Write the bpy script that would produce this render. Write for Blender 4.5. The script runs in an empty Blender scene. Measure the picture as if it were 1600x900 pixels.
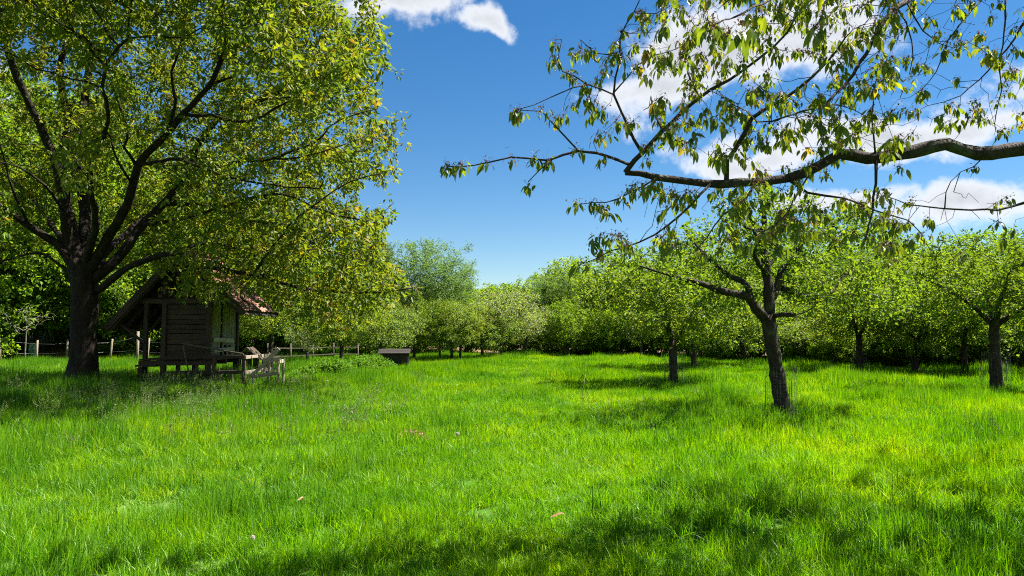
import bpy, math, random
import numpy as np
from mathutils import Vector, Matrix

R = math.radians
rng = np.random.default_rng(7)
random.seed(7)
scene = bpy.context.scene
COL = scene.collection

# ------------------------------------------------------------------ camera
F = 1142.0 / 1600.0
PITCH = R(3.5)
CAM = np.array([0.0, 0.0, 1.6])
cd = bpy.data.cameras.new('camera')
cd.lens = 36.0 * F
cd.sensor_width = 36.0
cd.clip_start = 0.05
cd.clip_end = 3000.0
cam = bpy.data.objects.new('camera', cd)
COL.objects.link(cam)
cam.location = CAM
cam.rotation_euler = (R(90) + PITCH, 0, 0)
scene.camera = cam

# ------------------------------------------------------------------ sun, sky, exposure
SUN_AZ = R(73)          # to the right of the viewing direction (+Y)
SUN_EL = R(58)
sun_dir = Vector((math.sin(SUN_AZ) * math.cos(SUN_EL), math.cos(SUN_AZ) * math.cos(SUN_EL), math.sin(SUN_EL)))
sl = bpy.data.lights.new('sun', 'SUN')
sl.energy = 5.0
sl.angle = R(0.5)
sl.color = (1.0, 0.95, 0.86)
sun = bpy.data.objects.new('sun', sl)
COL.objects.link(sun)
sun.rotation_euler = sun_dir.to_track_quat('Z', 'Y').to_euler()
sun.location = (30, 20, 40)

scene.view_settings.view_transform = 'Standard'
scene.view_settings.look = 'None'
scene.view_settings.exposure = 2.1
scene.view_settings.gamma = 1.0
scene.view_settings.use_curve_mapping = False
scene.cycles.max_bounces = 6
scene.cycles.diffuse_bounces = 4
scene.cycles.glossy_bounces = 1
scene.cycles.transmission_bounces = 4
scene.cycles.transparent_max_bounces = 6
scene.cycles.caustics_reflective = False
scene.cycles.caustics_refractive = False
scene.cycles.use_denoising = False
scene.cycles.filter_width = 1.1
scene.cycles.use_light_tree = False
scene.cycles.sample_clamp_indirect = 6.0


def ray(px, py):
    u = (px - 800.0) / 1142.0
    v = (450.0 - py) / 1142.0
    c, s = math.cos(PITCH), math.sin(PITCH)
    return np.array([u, c - v * s, s + v * c])


def at(px, py, d):
    r = ray(px, py)
    return CAM + r * (d / r[1])


def proj(p):
    p = np.atleast_2d(p) - CAM
    c, s = math.cos(PITCH), math.sin(PITCH)
    fw = p[:, 1] * c + p[:, 2] * s
    up = -p[:, 1] * s + p[:, 2] * c
    fw = np.where(np.abs(fw) < 1e-3, 1e-3, fw)
    return 800 + 1142 * p[:, 0] / fw, 450 - 1142 * up / fw, fw


world = bpy.data.worlds.new('World')
scene.world = world
world.use_nodes = True
world.cycles.sampling_method = 'MANUAL'
world.cycles.sample_map_resolution = 512
wt = world.node_tree
wt.nodes.clear()


def wn(t, **k):
    n = wt.nodes.new(t)
    for a, b in k.items():
        setattr(n, a, b)
    return n


def wmath(op, a, b=None, clamp=False):
    n = wn('ShaderNodeMath', operation=op, use_clamp=clamp)
    for i, v in enumerate((a, b)):
        if v is None:
            continue
        if isinstance(v, (int, float)):
            n.inputs[i].default_value = v
        else:
            wt.links.new(v, n.inputs[i])
    return n.outputs[0]


sky = wn('ShaderNodeTexSky', sky_type='NISHITA')
sky.sun_disc = False
sky.sun_elevation = SUN_EL
sky.sun_rotation = SUN_AZ
sky.altitude = 300
sky.air_density = 1.0
sky.dust_density = 0.1
sky.ozone_density = 3.0
hs = wn('ShaderNodeHueSaturation')
hs.inputs['Saturation'].default_value = 1.32
hs.inputs['Value'].default_value = 0.62
wt.links.new(sky.outputs[0], hs.inputs['Color'])
tc = wn('ShaderNodeTexCoord')
# the clouds: soft fields in the sky's directions, broken up by noise
nz = wn('ShaderNodeTexNoise')
nz.inputs['Scale'].default_value = 11.0
nz.inputs['Detail'].default_value = 12.0
nz.inputs['Roughness'].default_value = 0.66
wt.links.new(tc.outputs['Generated'], nz.inputs['Vector'])
nb = wn('ShaderNodeTexNoise')
nb.inputs['Scale'].default_value = 3.2
nb.inputs['Detail'].default_value = 2.0
wt.links.new(tc.outputs['Generated'], nb.inputs['Vector'])
nw = wn('ShaderNodeTexNoise')
nw.inputs['Scale'].default_value = 9.0
nw.inputs['Detail'].default_value = 3.0
wt.links.new(tc.outputs['Generated'], nw.inputs['Vector'])
w1 = wn('ShaderNodeVectorMath', operation='SUBTRACT')
wt.links.new(nw.outputs['Color'], w1.inputs[0])
w1.inputs[1].default_value = (.5, .5, .5)
w2 = wn('ShaderNodeVectorMath', operation='MULTIPLY_ADD')
wt.links.new(w1.outputs[0], w2.inputs[0])
w2.inputs[1].default_value = (.13, .13, .09)
wt.links.new(tc.outputs['Generated'], w2.inputs[2])
warped = w2.outputs[0]
fieldv = None
for (px, py, rx, ry, a) in [(625, 6, 105, 50, 1.0), (750, 36, 55, 24, 1.0), (1095, 85, 150, 72, 1.0), (1265, 55, 110, 60, 1.0),
                            (1020, 150, 110, 45, .9), (1420, 216, 190, 36, 1.0), (1190, 240, 120, 28, .9), (1500, 322, 140, 32, 1.0),
                            (1310, 312, 110, 24, .9), (1830, 120, 240, 90, 1.0), (300, -160, 260, 120, 1.0),
                            (-300, 150, 300, 110, 1.0), (1300, -320, 400, 150, 1.0)]:
    c = ray(px, py)
    c = c / np.linalg.norm(c)
    sub = wn('ShaderNodeVectorMath', operation='SUBTRACT')
    wt.links.new(warped, sub.inputs[0])
    sub.inputs[1].default_value = tuple(c)
    mul = wn('ShaderNodeVectorMath', operation='MULTIPLY')
    wt.links.new(sub.outputs[0], mul.inputs[0])
    mul.inputs[1].default_value = (1142.0 / rx, 1142.0 / rx * .9, 1142.0 / ry)
    ln = wn('ShaderNodeVectorMath', operation='LENGTH')
    wt.links.new(mul.outputs[0], ln.inputs[0])
    f = wmath('MULTIPLY', wmath('SUBTRACT', 1.0, ln.outputs['Value']), a)
    fieldv = f if fieldv is None else wmath('MAXIMUM', fieldv, f)
sx = wn('ShaderNodeSeparateXYZ')
wt.links.new(tc.outputs['Generated'], sx.inputs[0])
back = wmath('MULTIPLY', wmath('MAXIMUM', wmath('SUBTRACT', wmath('MULTIPLY', sx.outputs[1], -1.0), 0.1), 0.0), wmath('SUBTRACT', nb.outputs[0], 0.42))
back = wmath('SUBTRACT', wmath('MULTIPLY', back, 6.0), wmath('ADD', wmath('GREATER_THAN', sx.outputs[1], -.1), .15))
fieldv = wmath('MAXIMUM', wmath('MAXIMUM', fieldv, back), -1.0)
dens = wmath('ADD', wmath('MULTIPLY', fieldv, 0.95), wmath('MULTIPLY', wmath('SUBTRACT', nz.outputs[0], 0.5), 2.1))
mr = wn('ShaderNodeMapRange', interpolation_type='SMOOTHSTEP')
wt.links.new(dens, mr.inputs['Value'])
mr.inputs['From Min'].default_value = 0.02
mr.inputs['From Max'].default_value = 0.5
mr.inputs['To Max'].default_value = 0.93
# cloud brightness: white crowns, light grey where thick
cr = wn('ShaderNodeMapRange')
wt.links.new(dens, cr.inputs['Value'])
cr.inputs['From Min'].default_value = 0.25
cr.inputs['From Max'].default_value = 0.9
cr.inputs['To Min'].default_value = 4.9
cr.inputs['To Max'].default_value = 3.3
cc = wn('ShaderNodeCombineXYZ')
wt.links.new(wmath('MULTIPLY', cr.outputs[0], 0.96), cc.inputs[0])
wt.links.new(wmath('MULTIPLY', cr.outputs[0], 0.985), cc.inputs[1])
wt.links.new(wmath('MULTIPLY', cr.outputs[0], 1.03), cc.inputs[2])
mx = wn('ShaderNodeMix', data_type='RGBA')
wt.links.new(mr.outputs[0], mx.inputs[0])
wt.links.new(hs.outputs[0], mx.inputs[6])
wt.links.new(cc.outputs[0], mx.inputs[7])
bg = wn('ShaderNodeBackground')
bg.inputs['Strength'].default_value = 0.052
wt.links.new(mx.outputs[2], bg.inputs['Color'])
wo = wn('ShaderNodeOutputWorld')
wt.links.new(bg.outputs[0], wo.inputs['Surface'])


# ------------------------------------------------------------------ materials
class NT:
    def __init__(self, name):
        self.m = bpy.data.materials.new(name)
        self.m.use_nodes = True
        self.t = self.m.node_tree
        self.t.nodes.clear()
        self.out = self.t.nodes.new('ShaderNodeOutputMaterial')

    def n(self, typ, ins=None, **k):
        nd = self.t.nodes.new(typ)
        for a, b in k.items():
            setattr(nd, a, b)
        for a, b in (ins or {}).items():
            if isinstance(b, bpy.types.NodeSocket):
                self.t.links.new(b, nd.inputs[a])
            else:
                nd.inputs[a].default_value = b
        return nd

    def ramp(self, fac, stops):
        nd = self.t.nodes.new('ShaderNodeValToRGB')
        self.t.links.new(fac, nd.inputs[0])
        e = nd.color_ramp.elements
        while len(e) < len(stops):
            e.new(0.5)
        for q, (p, c) in zip(e, stops):
            q.position = p
            q.color = (*c, 1)
        return nd.outputs[0]

    def surf(self, s):
        self.t.links.new(s, self.out.inputs['Surface'])
        return self.m


def leaf_material(name, stops, trans=(1.5, 1.35, .5), tmix=0.45, gloss=0.012, rough=0.5, patch=None, objrnd=0.0):
    t = NT(name)
    a = t.n('ShaderNodeAttribute', attribute_name='rnd')
    fac = a.outputs['Fac']
    if objrnd:
        oi = t.n('ShaderNodeObjectInfo')
        s = t.n('ShaderNodeMath', {0: oi.outputs['Random'], 1: 0.5}, operation='SUBTRACT')
        fac = t.n('ShaderNodeMath', {0: s.outputs[0], 1: objrnd, 2: fac}, operation='MULTIPLY_ADD').outputs[0]
    if patch:
        g = t.n('ShaderNodeNewGeometry')
        no = t.n('ShaderNodeTexNoise', {'Vector': g.outputs['Position'], 'Scale': patch[0], 'Detail': 3.0})
        s = t.n('ShaderNodeMath', {0: no.outputs[0], 1: 0.5}, operation='SUBTRACT')
        fac = t.n('ShaderNodeMath', {0: s.outputs[0], 1: patch[1], 2: fac}, operation='MULTIPLY_ADD').outputs[0]
    col = t.ramp(fac, stops)
    df = t.n('ShaderNodeBsdfDiffuse', {'Color': col})
    tcol = t.n('ShaderNodeMix', {0: 1.0, 6: col, 7: (*trans, 1)}, data_type='RGBA', blend_type='MULTIPLY')
    tr = t.n('ShaderNodeBsdfTranslucent', {'Color': tcol.outputs[2]})
    mxs = t.n('ShaderNodeMixShader', {0: tmix, 1: df.outputs[0], 2: tr.outputs[0]})
    gl = t.n('ShaderNodeBsdfGlossy', {'Color': (1, 1, 1, 1), 'Roughness': rough})
    fin = t.n('ShaderNodeMixShader', {0: gloss, 1: mxs.outputs[0], 2: gl.outputs[0]})
    return t.surf(fin.outputs[0])


def bark_material(name, c0, c1, scale=9.0, lichen=None):
    t = NT(name)
    co = t.n('ShaderNodeTexCoord')
    mp = t.n('ShaderNodeMapping', {'Vector': co.outputs['Object'], 'Scale': (1, 1, .35)})
    no = t.n('ShaderNodeTexNoise', {'Vector': mp.outputs[0], 'Scale': scale, 'Detail': 6.0, 'Roughness': .7})
    vo = t.n('ShaderNodeTexVoronoi', {'Vector': mp.outputs[0], 'Scale': scale * 2.2}, feature='DISTANCE_TO_EDGE')
    col = t.ramp(no.outputs[0], [(.3, c0), (.72, c1)])
    if lichen:
        n2 = t.n('ShaderNodeTexNoise', {'Vector': co.outputs['Object'], 'Scale': 3.5, 'Detail': 5.0})
        r = t.n('ShaderNodeMapRange', {'Value': n2.outputs[0], 'From Min': .55, 'From Max': .7})
        col = t.n('ShaderNodeMix', {0: r.outputs[0], 6: col, 7: (*lichen, 1)}, data_type='RGBA').outputs[2]
    hm = t.n('ShaderNodeMath', {0: vo.outputs[0], 1: .8, 2: no.outputs[0]}, operation='MULTIPLY_ADD')
    bp = t.n('ShaderNodeBump', {'Height': hm.outputs[0], 'Strength': .9, 'Distance': .03})
    b = t.n('ShaderNodeBsdfPrincipled', {'Base Color': col, 'Roughness': .9, 'Normal': bp.outputs[0]})
    b.inputs['Specular IOR Level'].default_value = .2
    return t.surf(b.outputs[0])


def wood_material(name, c0, c1, scale=6.0):
    t = NT(name)
    co = t.n('ShaderNodeTexCoord')
    oi = t.n('ShaderNodeObjectInfo')
    off = t.n('ShaderNodeVectorMath', {0: co.outputs['Object'], 1: oi.outputs['Location']}, operation='ADD')
    mp = t.n('ShaderNodeMapping', {'Vector': off.outputs[0], 'Scale': (1.2, 9, 9)})
    no = t.n('ShaderNodeTexNoise', {'Vector': mp.outputs[0], 'Scale': scale, 'Detail': 7.0, 'Roughness': .65, 'Distortion': .4})
    n2 = t.n('ShaderNodeTexNoise', {'Vector': off.outputs[0], 'Scale': 2.2, 'Detail': 4.0})
    s1 = t.n('ShaderNodeMath', {0: no.outputs[0], 1: .6}, operation='MULTIPLY')
    s2 = t.n('ShaderNodeMath', {0: n2.outputs[0], 1: .35, 2: s1.outputs[0]}, operation='MULTIPLY_ADD')
    s3 = t.n('ShaderNodeMath', {0: oi.outputs['Random'], 1: .22, 2: s2.outputs[0]}, operation='MULTIPLY_ADD')
    col = t.ramp(s3.outputs[0], [(.38, c0), (.8, c1)])
    bp = t.n('ShaderNodeBump', {'Height': no.outputs[0], 'Strength': .5, 'Distance': .01})
    b = t.n('ShaderNodeBsdfPrincipled', {'Base Color': col, 'Roughness': .85, 'Normal': bp.outputs[0]})
    return t.surf(b.outputs[0])


M = {}
M['cherry_leaf'] = leaf_material('cherry_leaf', [(0, (.05, .095, .009)), (.4, (.095, .15, .012)), (.72, (.15, .19, .015)), (.9, (.20, .18, .02)), (1, (.25, .13, .03))], tmix=.53)
M['near_leaf'] = leaf_material('near_leaf', [(0, (.06, .10, .010)), (.5, (.12, .175, .014)), (.8, (.19, .22, .02)), (1, (.27, .15, .04))], tmix=.6, gloss=.025, rough=.42)
M['apple_leaf'] = leaf_material('apple_leaf', objrnd=.45, stops=[(0, (.065, .125, .012)), (.5, (.115, .19, .016)), (.9, (.18, .24, .025)), (1, (.24, .27, .06))], tmix=.55)
M['pale_leaf'] = leaf_material('pale_leaf', [(0, (.08, .145, .024)), (.5, (.135, .215, .04)), (1, (.21, .275, .08))], tmix=.55, objrnd=.3)
M['forest_leaf'] = leaf_material('forest_leaf', [(0, (.07, .135, .010)), (.5, (.12, .215, .013)), (1, (.19, .28, .022))], tmix=.58, objrnd=.35)
M['dark_leaf'] = leaf_material('dark_leaf', [(0, (.05, .095, .013)), (.5, (.085, .15, .018)), (1, (.135, .20, .028))], tmix=.55, objrnd=.3)
M['grey_leaf'] = leaf_material('grey_leaf', [(0, (.07, .135, .042)), (.5, (.10, .195, .06)), (1, (.16, .255, .095))], tmix=.5)
M['blossom'] = leaf_material('blossom', [(0, (.36, .29, .24)), (.5, (.46, .40, .32)), (1, (.62, .58, .50))], trans=(1, 1, 1), tmix=.35, gloss=.02)
M['weed_leaf'] = leaf_material('weed_leaf', [(0, (.045, .12, .008)), (.5, (.08, .19, .012)), (1, (.13, .25, .02))], tmix=.45)
M['grass'] = leaf_material('grass', [(0, (.04, .14, .004)), (.3, (.085, .235, .002)), (.6, (.15, .305, .001)), (.85, (.21, .345, .002)), (1, (.26, .36, .004))],
                           trans=(1.4, 1.35, .4), tmix=.5, gloss=.010, rough=.5, patch=(.33, 1.9), objrnd=.3)
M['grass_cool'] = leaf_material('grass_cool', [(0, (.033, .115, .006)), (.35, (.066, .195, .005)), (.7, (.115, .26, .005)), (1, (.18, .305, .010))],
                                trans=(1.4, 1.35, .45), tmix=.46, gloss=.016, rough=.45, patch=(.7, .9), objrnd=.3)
M['seed_head'] = leaf_material('seed_head', [(0, (.08, .14, .03)), (1, (.17, .20, .08))], tmix=.35, gloss=.03)
M['sorrel'] = leaf_material('sorrel', [(0, (.14, .08, .02)), (1, (.26, .13, .05))], tmix=.3, gloss=.01)
M['stalk'] = leaf_material('stalk', [(0, (.085, .04, .022)), (1, (.21, .11, .065))], trans=(1, 1, 1), tmix=.3, gloss=.03)
M['dead_leaf'] = leaf_material('dead_leaf', [(0, (.16, .08, .025)), (1, (.36, .21, .08))], trans=(1, 1, 1), tmix=.2, gloss=.05)
M['bark_cherry'] = bark_material('bark_cherry', (.006, .0042, .003), (.030, .020, .014), 9, (.028, .028, .014))
M['bark_near'] = bark_material('bark_near', (.014, .010, .009), (.06, .046, .04), 14, (.07, .075, .055))
M['bark_apple'] = bark_material('bark_apple', (.014, .010, .007), (.055, .042, .03), 14, (.065, .07, .038))
M['bark_far'] = bark_material('bark_far', (.03, .026, .02), (.10, .085, .065), 8, (.10, .11, .07))
M['twig_pale'] = bark_material('twig_pale', (.09, .08, .06), (.20, .18, .14), 12)
M['wood_dark'] = wood_material('wood_dark', (.013, .007, .0035), (.058, .033, .016))
M['wood_grey'] = wood_material('wood_grey', (.085, .066, .048), (.26, .21, .16))
M['wood_mid'] = wood_material('wood_mid', (.03, .022, .015), (.11, .085, .06))
M['wood_shade'] = wood_material('wood_shade', (.006, .004, .003), (.025, .016, .010))  # near-black colour stands for the tree shade over the trough
M['wood_pale'] = wood_material('wood_pale', (.15, .115, .08), (.36, .29, .215))


def tile_material():
    t = NT('clay_tile')
    oi = t.n('ShaderNodeObjectInfo')
    co = t.n('ShaderNodeTexCoord')
    off = t.n('ShaderNodeVectorMath', {0: co.outputs['Object'], 1: oi.outputs['Location']}, operation='ADD')
    no = t.n('ShaderNodeTexNoise', {'Vector': off.outputs[0], 'Scale': 7.0, 'Detail': 6.0, 'Roughness': .7})
    s = t.n('ShaderNodeMath', {0: oi.outputs['Random'], 1: .35, 2: no.outputs[0]}, operation='MULTIPLY_ADD')
    col = t.ramp(s.outputs[0], [(.3, (.045, .03, .02)), (.55, (.13, .055, .035)), (.8, (.22, .09, .055)), (1, (.27, .16, .11))])
    bp = t.n('ShaderNodeBump', {'Height': no.outputs[0], 'Strength': .4, 'Distance': .01})
    b = t.n('ShaderNodeBsdfPrincipled', {'Base Color': col, 'Roughness': .8, 'Normal': bp.outputs[0]})
    return t.surf(b.outputs[0])


def metal_material(name, c, rough=.5):
    t = NT(name)
    co = t.n('ShaderNodeTexCoord')
    no = t.n('ShaderNodeTexNoise', {'Vector': co.outputs['Object'], 'Scale': 20.0, 'Detail': 3.0})
    col = t.ramp(no.outputs[0], [(.3, tuple(x * .7 for x in c)), (.7, c)])
    b = t.n('ShaderNodeBsdfPrincipled', {'Base Color': col, 'Roughness': rough, 'Metallic': .6})
    return t.surf(b.outputs[0])


M['tile'] = tile_material()
M['wire'] = metal_material('galvanised_wire', (.16, .17, .165))
M['green_mesh'] = metal_material('green_mesh', (.04, .12, .07), .7)


def ground_material():
    t = NT('meadow_soil')
    g = t.n('ShaderNodeNewGeometry')
    n1 = t.n('ShaderNodeTexNoise', {'Vector': g.outputs['Position'], 'Scale': .5, 'Detail': 6.0})
    n2 = t.n('ShaderNodeTexNoise', {'Vector': g.outputs['Position'], 'Scale': 9.0, 'Detail': 5.0, 'Roughness': .7})
    s = t.n('ShaderNodeMath', {0: n2.outputs[0], 1: .6, 2: n1.outputs[0]}, operation='MULTIPLY_ADD')
    green = t.ramp(s.outputs[0], [(.5, (.018, .055, .006)), (.8, (.045, .11, .01)), (1, (.08, .13, .02))])
    litter = t.ramp(n2.outputs[0], [(.3, (.03, .024, .012)), (.5, (.11, .075, .04)), (.7, (.23, .165, .095))])
    a = t.n('ShaderNodeAttribute', attribute_name='litter')
    ad = t.n('ShaderNodeMath', {0: n2.outputs[0], 1: .5}, operation='SUBTRACT')
    a2 = t.n('ShaderNodeMath', {0: ad.outputs[0], 1: 1.2, 2: a.outputs['Fac']}, operation='MULTIPLY_ADD', use_clamp=True)
    mx = t.n('ShaderNodeMix', {0: a2.outputs[0], 6: green, 7: litter}, data_type='RGBA')
    bp = t.n('ShaderNodeBump', {'Height': n2.outputs[0], 'Strength': .6, 'Distance': .04})
    b = t.n('ShaderNodeBsdfPrincipled', {'Base Color': mx.outputs[2], 'Roughness': .95, 'Normal': bp.outputs[0]})
    b.inputs['Specular IOR Level'].default_value = .1
    return t.surf(b.outputs[0])


M['ground'] = ground_material()


def hill_material():
    t = NT('wooded_hill')
    g = t.n('ShaderNodeNewGeometry')
    n1 = t.n('ShaderNodeTexNoise', {'Vector': g.outputs['Position'], 'Scale': .12, 'Detail': 8.0, 'Roughness': .7})
    col = t.ramp(n1.outputs[0], [(.35, (.02, .045, .02)), (.55, (.04, .085, .025)), (.75, (.075, .12, .03))])
    b = t.n('ShaderNodeBsdfPrincipled', {'Base Color': col, 'Roughness': .95})
    return t.surf(b.outputs[0])


M['hill'] = hill_material()


# ------------------------------------------------------------------ mesh helpers
def mesh_np(name, verts, tris, mats, attrs=None, smooth=False):
    """tris: (M,3) or (M,4) int array, or list of such arrays"""
    me = bpy.data.meshes.new(name)
    if not isinstance(tris, (list, tuple)):
        tris = [tris]
    tris = [np.asarray(t, dtype=np.int32) for t in tris if len(t)]
    verts = np.asarray(verts, dtype=np.float32)
    loops = np.concatenate([t.ravel() for t in tris])
    tot = np.concatenate([np.full(len(t), t.shape[1], np.int32) for t in tris])
    start = np.concatenate([[0], np.cumsum(tot)[:-1]]).astype(np.int32)
    me.vertices.add(len(verts))
    me.vertices.foreach_set('co', verts.ravel())
    me.loops.add(len(loops))
    me.loops.foreach_set('vertex_index', loops)
    me.polygons.add(len(tot))
    me.polygons.foreach_set('loop_start', start)
    me.polygons.foreach_set('loop_total', tot)
    if smooth:
        me.polygons.foreach_set('use_smooth', np.ones(len(tot), bool))
    me.update(calc_edges=True)
    for k, v in (attrs or {}).items():
        a = me.attributes.new(k, 'FLOAT', 'POINT')
        a.data.foreach_set('value', np.asarray(v, np.float32))
    for m in (mats if isinstance(mats, (list, tuple)) else [mats]):
        me.materials.append(m)
    return me


def link(name, data, parent=None, loc=None, kind=None):
    o = bpy.data.objects.new(name, data)
    COL.objects.link(o)
    if parent is not None:
        o.parent = parent
    if loc is not None:
        o.location = loc
    if kind:
        o['kind'] = kind
    return o


def tag(o, label, cat, group=None):
    o['label'] = label
    o['category'] = cat
    if group:
        o['group'] = group
    return o


def empty(name, loc, label=None, cat=None, group=None, rz=0.0):
    o = bpy.data.objects.new(name, None)
    o.empty_display_size = .2
    COL.objects.link(o)
    o.location = loc
    o.rotation_euler = (0, 0, rz)
    if label:
        tag(o, label, cat, group)
    return o


def copy_tree(o, parent=None):
    c = o.copy()
    COL.objects.link(c)
    c.parent = parent
    for ch in o.children:
        copy_tree(ch, c)
    return c


def norm(v):
    return v / np.maximum(np.linalg.norm(v, axis=-1, keepdims=True), 1e-9)


def rand_unit(n):
    return norm(rng.normal(size=(n, 3)))


# leaf templates: x = along the leaf, y = across, z = normal
LEAF2 = (np.array([[0, 0, 0], [.45, .5, .10], [1, 0, -.06], [.45, -.5, .10]], float), np.array([[0, 2, 1], [0, 3, 2]]))
_t = [0, .10, .30, .55, .80, 1.0]
_w = [0, .20, .47, .48, .26, 0]
_lv = [[0, 0, 0]]
for q in range(1, 5):
    sag = -.16 * _t[q] ** 2
    _lv += [[_t[q], _w[q], sag + .05], [_t[q], 0, sag], [_t[q], -_w[q], sag + .05]]
_lv.append([1.0, 0, -.17])
_lf = [[0, 2, 1], [0, 3, 2]]
for q in range(3):
    a = 1 + 3 * q
    b = a + 3
    _lf += [[a, a + 1, b + 1], [a, b + 1, b], [a + 1, a + 2, b + 2], [a + 1, b + 2, b + 1]]
_lf += [[10, 11, 13], [11, 12, 13]]
LEAF12 = (np.array(_lv, float), np.array(_lf))


def leaf_geo(P, axis, nrm, length, ratio, template=LEAF2):
    """many leaves as one vertex/triangle soup"""
    T, Fc = template
    axis = norm(axis)
    side = norm(np.cross(nrm, axis))
    nr = np.cross(axis, side)
    L = np.asarray(length)[:, None, None]
    W = L * ratio
    V = P[:, None, :] + T[None, :, 0:1] * axis[:, None, :] * L + T[None, :, 1:2] * side[:, None, :] * W + T[None, :, 2:3] * nr[:, None, :] * L
    k = len(T)
    n = len(P)
    faces = (Fc[None, :, :] + (np.arange(n) * k)[:, None, None]).reshape(-1, 3)
    return V.reshape(-1, 3), faces, k


def catmull(pts, step):
    pts = [np.asarray(p, float) for p in pts]
    if len(pts) == 2:
        n = max(2, int(np.linalg.norm(pts[1] - pts[0]) / step) + 1)
        return np.array([pts[0] + (pts[1] - pts[0]) * t for t in np.linspace(0, 1, n)])
    P = [2 * pts[0] - pts[1]] + pts + [2 * pts[-1] - pts[-2]]
    out = []
    for i in range(1, len(P) - 2):
        p0, p1, p2, p3 = P[i - 1:i + 3]
        n = max(1, int(np.linalg.norm(p2 - p1) / step))
        for k in range(n):
            t = k / n
            out.append(.5 * ((2 * p1) + (-p0 + p2) * t + (2 * p0 - 5 * p1 + 4 * p2 - p3) * t * t + (-p0 + 3 * p1 - 3 * p2 + p3) * t ** 3))
    out.append(pts[-1])
    return np.array(out)


def tube(path, rad, k=8, rough=0.0, flare=0.0, cap=True):
    path = np.asarray(path, float)
    rad = np.asarray(rad, float)
    n = len(path)
    tan = np.gradient(path, axis=0)
    tan = norm(tan)
    ref = np.array([1.0, 0, 0]) if abs(tan[0][0]) < .8 else np.array([0, 1.0, 0])
    u = norm(np.cross(tan[0], ref))
    V = []
    ang = np.linspace(0, 2 * math.pi, k, endpoint=False)
    ph = rng.uniform(0, 6.28, 6)
    h = np.concatenate([[0], np.cumsum(np.linalg.norm(np.diff(path, axis=0), axis=1))])
    for i in range(n):
        u = norm(u - tan[i] * np.dot(u, tan[i]))
        v = np.cross(tan[i], u)
        rr = np.full(k, rad[i])
        if rough:
            hh = h[i] / max(rad[0], .02)
            rr = rr * (1 + rough * (np.sin(2 * ang + ph[0] + .5 * hh) * .5 + np.sin(3 * ang + ph[1] - .9 * hh) * .5 + .5 * np.sin(5 * ang + ph[2] + 1.7 * hh)
                                    + .7 * np.sin(1.3 * hh + ph[3]) + .5 * np.sin(2.9 * hh + ph[5])))
        if flare:
            e = math.exp(-h[i] / (rad[0] * .9))
            rr = rr * (1 + flare * e * (1 + .45 * np.sin(4 * ang + ph[4])))
        V.append(path[i] + np.outer(np.cos(ang) * rr, u) + np.outer(np.sin(ang) * rr, v))
    V = np.concatenate(V)
    i = np.arange(n - 1)[:, None]
    j = np.arange(k)[None, :]
    a = i * k + j
    b = i * k + (j + 1) % k
    q = np.stack([a, b, b + k, a + k], -1).reshape(-1, 4)
    faces = [q]
    if cap:
        V = np.concatenate([V, path[:1], path[-1:]])
        c0, c1 = n * k, n * k + 1
        jj = np.arange(k)
        faces.append(np.concatenate([np.stack([np.full(k, c0), (jj + 1) % k, jj], -1),
                                     np.stack([np.full(k, c1), (n - 1) * k + jj, (n - 1) * k + (jj + 1) % k], -1)]))
    return V, faces


class Soup:
    def __init__(self):
        self.v, self.q, self.t, self.n = [], [], [], 0

    def add(self, V, faces):
        for f in (faces if isinstance(faces, list) else [faces]):
            (self.q if f.shape[1] == 4 else self.t).append(f + self.n)
        self.v.append(V)
        self.n += len(V)

    def mesh(self, name, mat, smooth=True):
        fs = []
        if self.q:
            fs.append(np.concatenate(self.q))
        if self.t:
            fs.append(np.concatenate(self.t))
        return mesh_np(name, np.concatenate(self.v), fs, mat, smooth=smooth)


def thin_edges(A, B, ra, rb, k=3):
    """separate little prisms for twigs, all at once"""
    d = norm(B - A)
    ref = np.where(np.abs(d[:, 2:3]) < .9, np.array([[0, 0, 1.0]]), np.array([[1.0, 0, 0]]))
    u = norm(np.cross(d, ref))
    v = np.cross(d, u)
    B = B + d * (rb[:, None] * .6)
    ang = np.linspace(0, 2 * math.pi, k, endpoint=False)
    c, s = np.cos(ang)[None, :, None], np.sin(ang)[None, :, None]
    off = c * u[:, None, :] + s * v[:, None, :]
    VA = A[:, None, :] + off * ra[:, None, None]
    VB = B[:, None, :] + off * rb[:, None, None]
    V = np.concatenate([VA, VB], 1).reshape(-1, 3)
    n = len(A)
    j = np.arange(k)
    q = np.stack([j, (j + 1) % k, (j + 1) % k + k, j + k], -1)
    faces = (q[None] + (np.arange(n) * 2 * k)[:, None, None]).reshape(-1, 4)
    return V, faces


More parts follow.
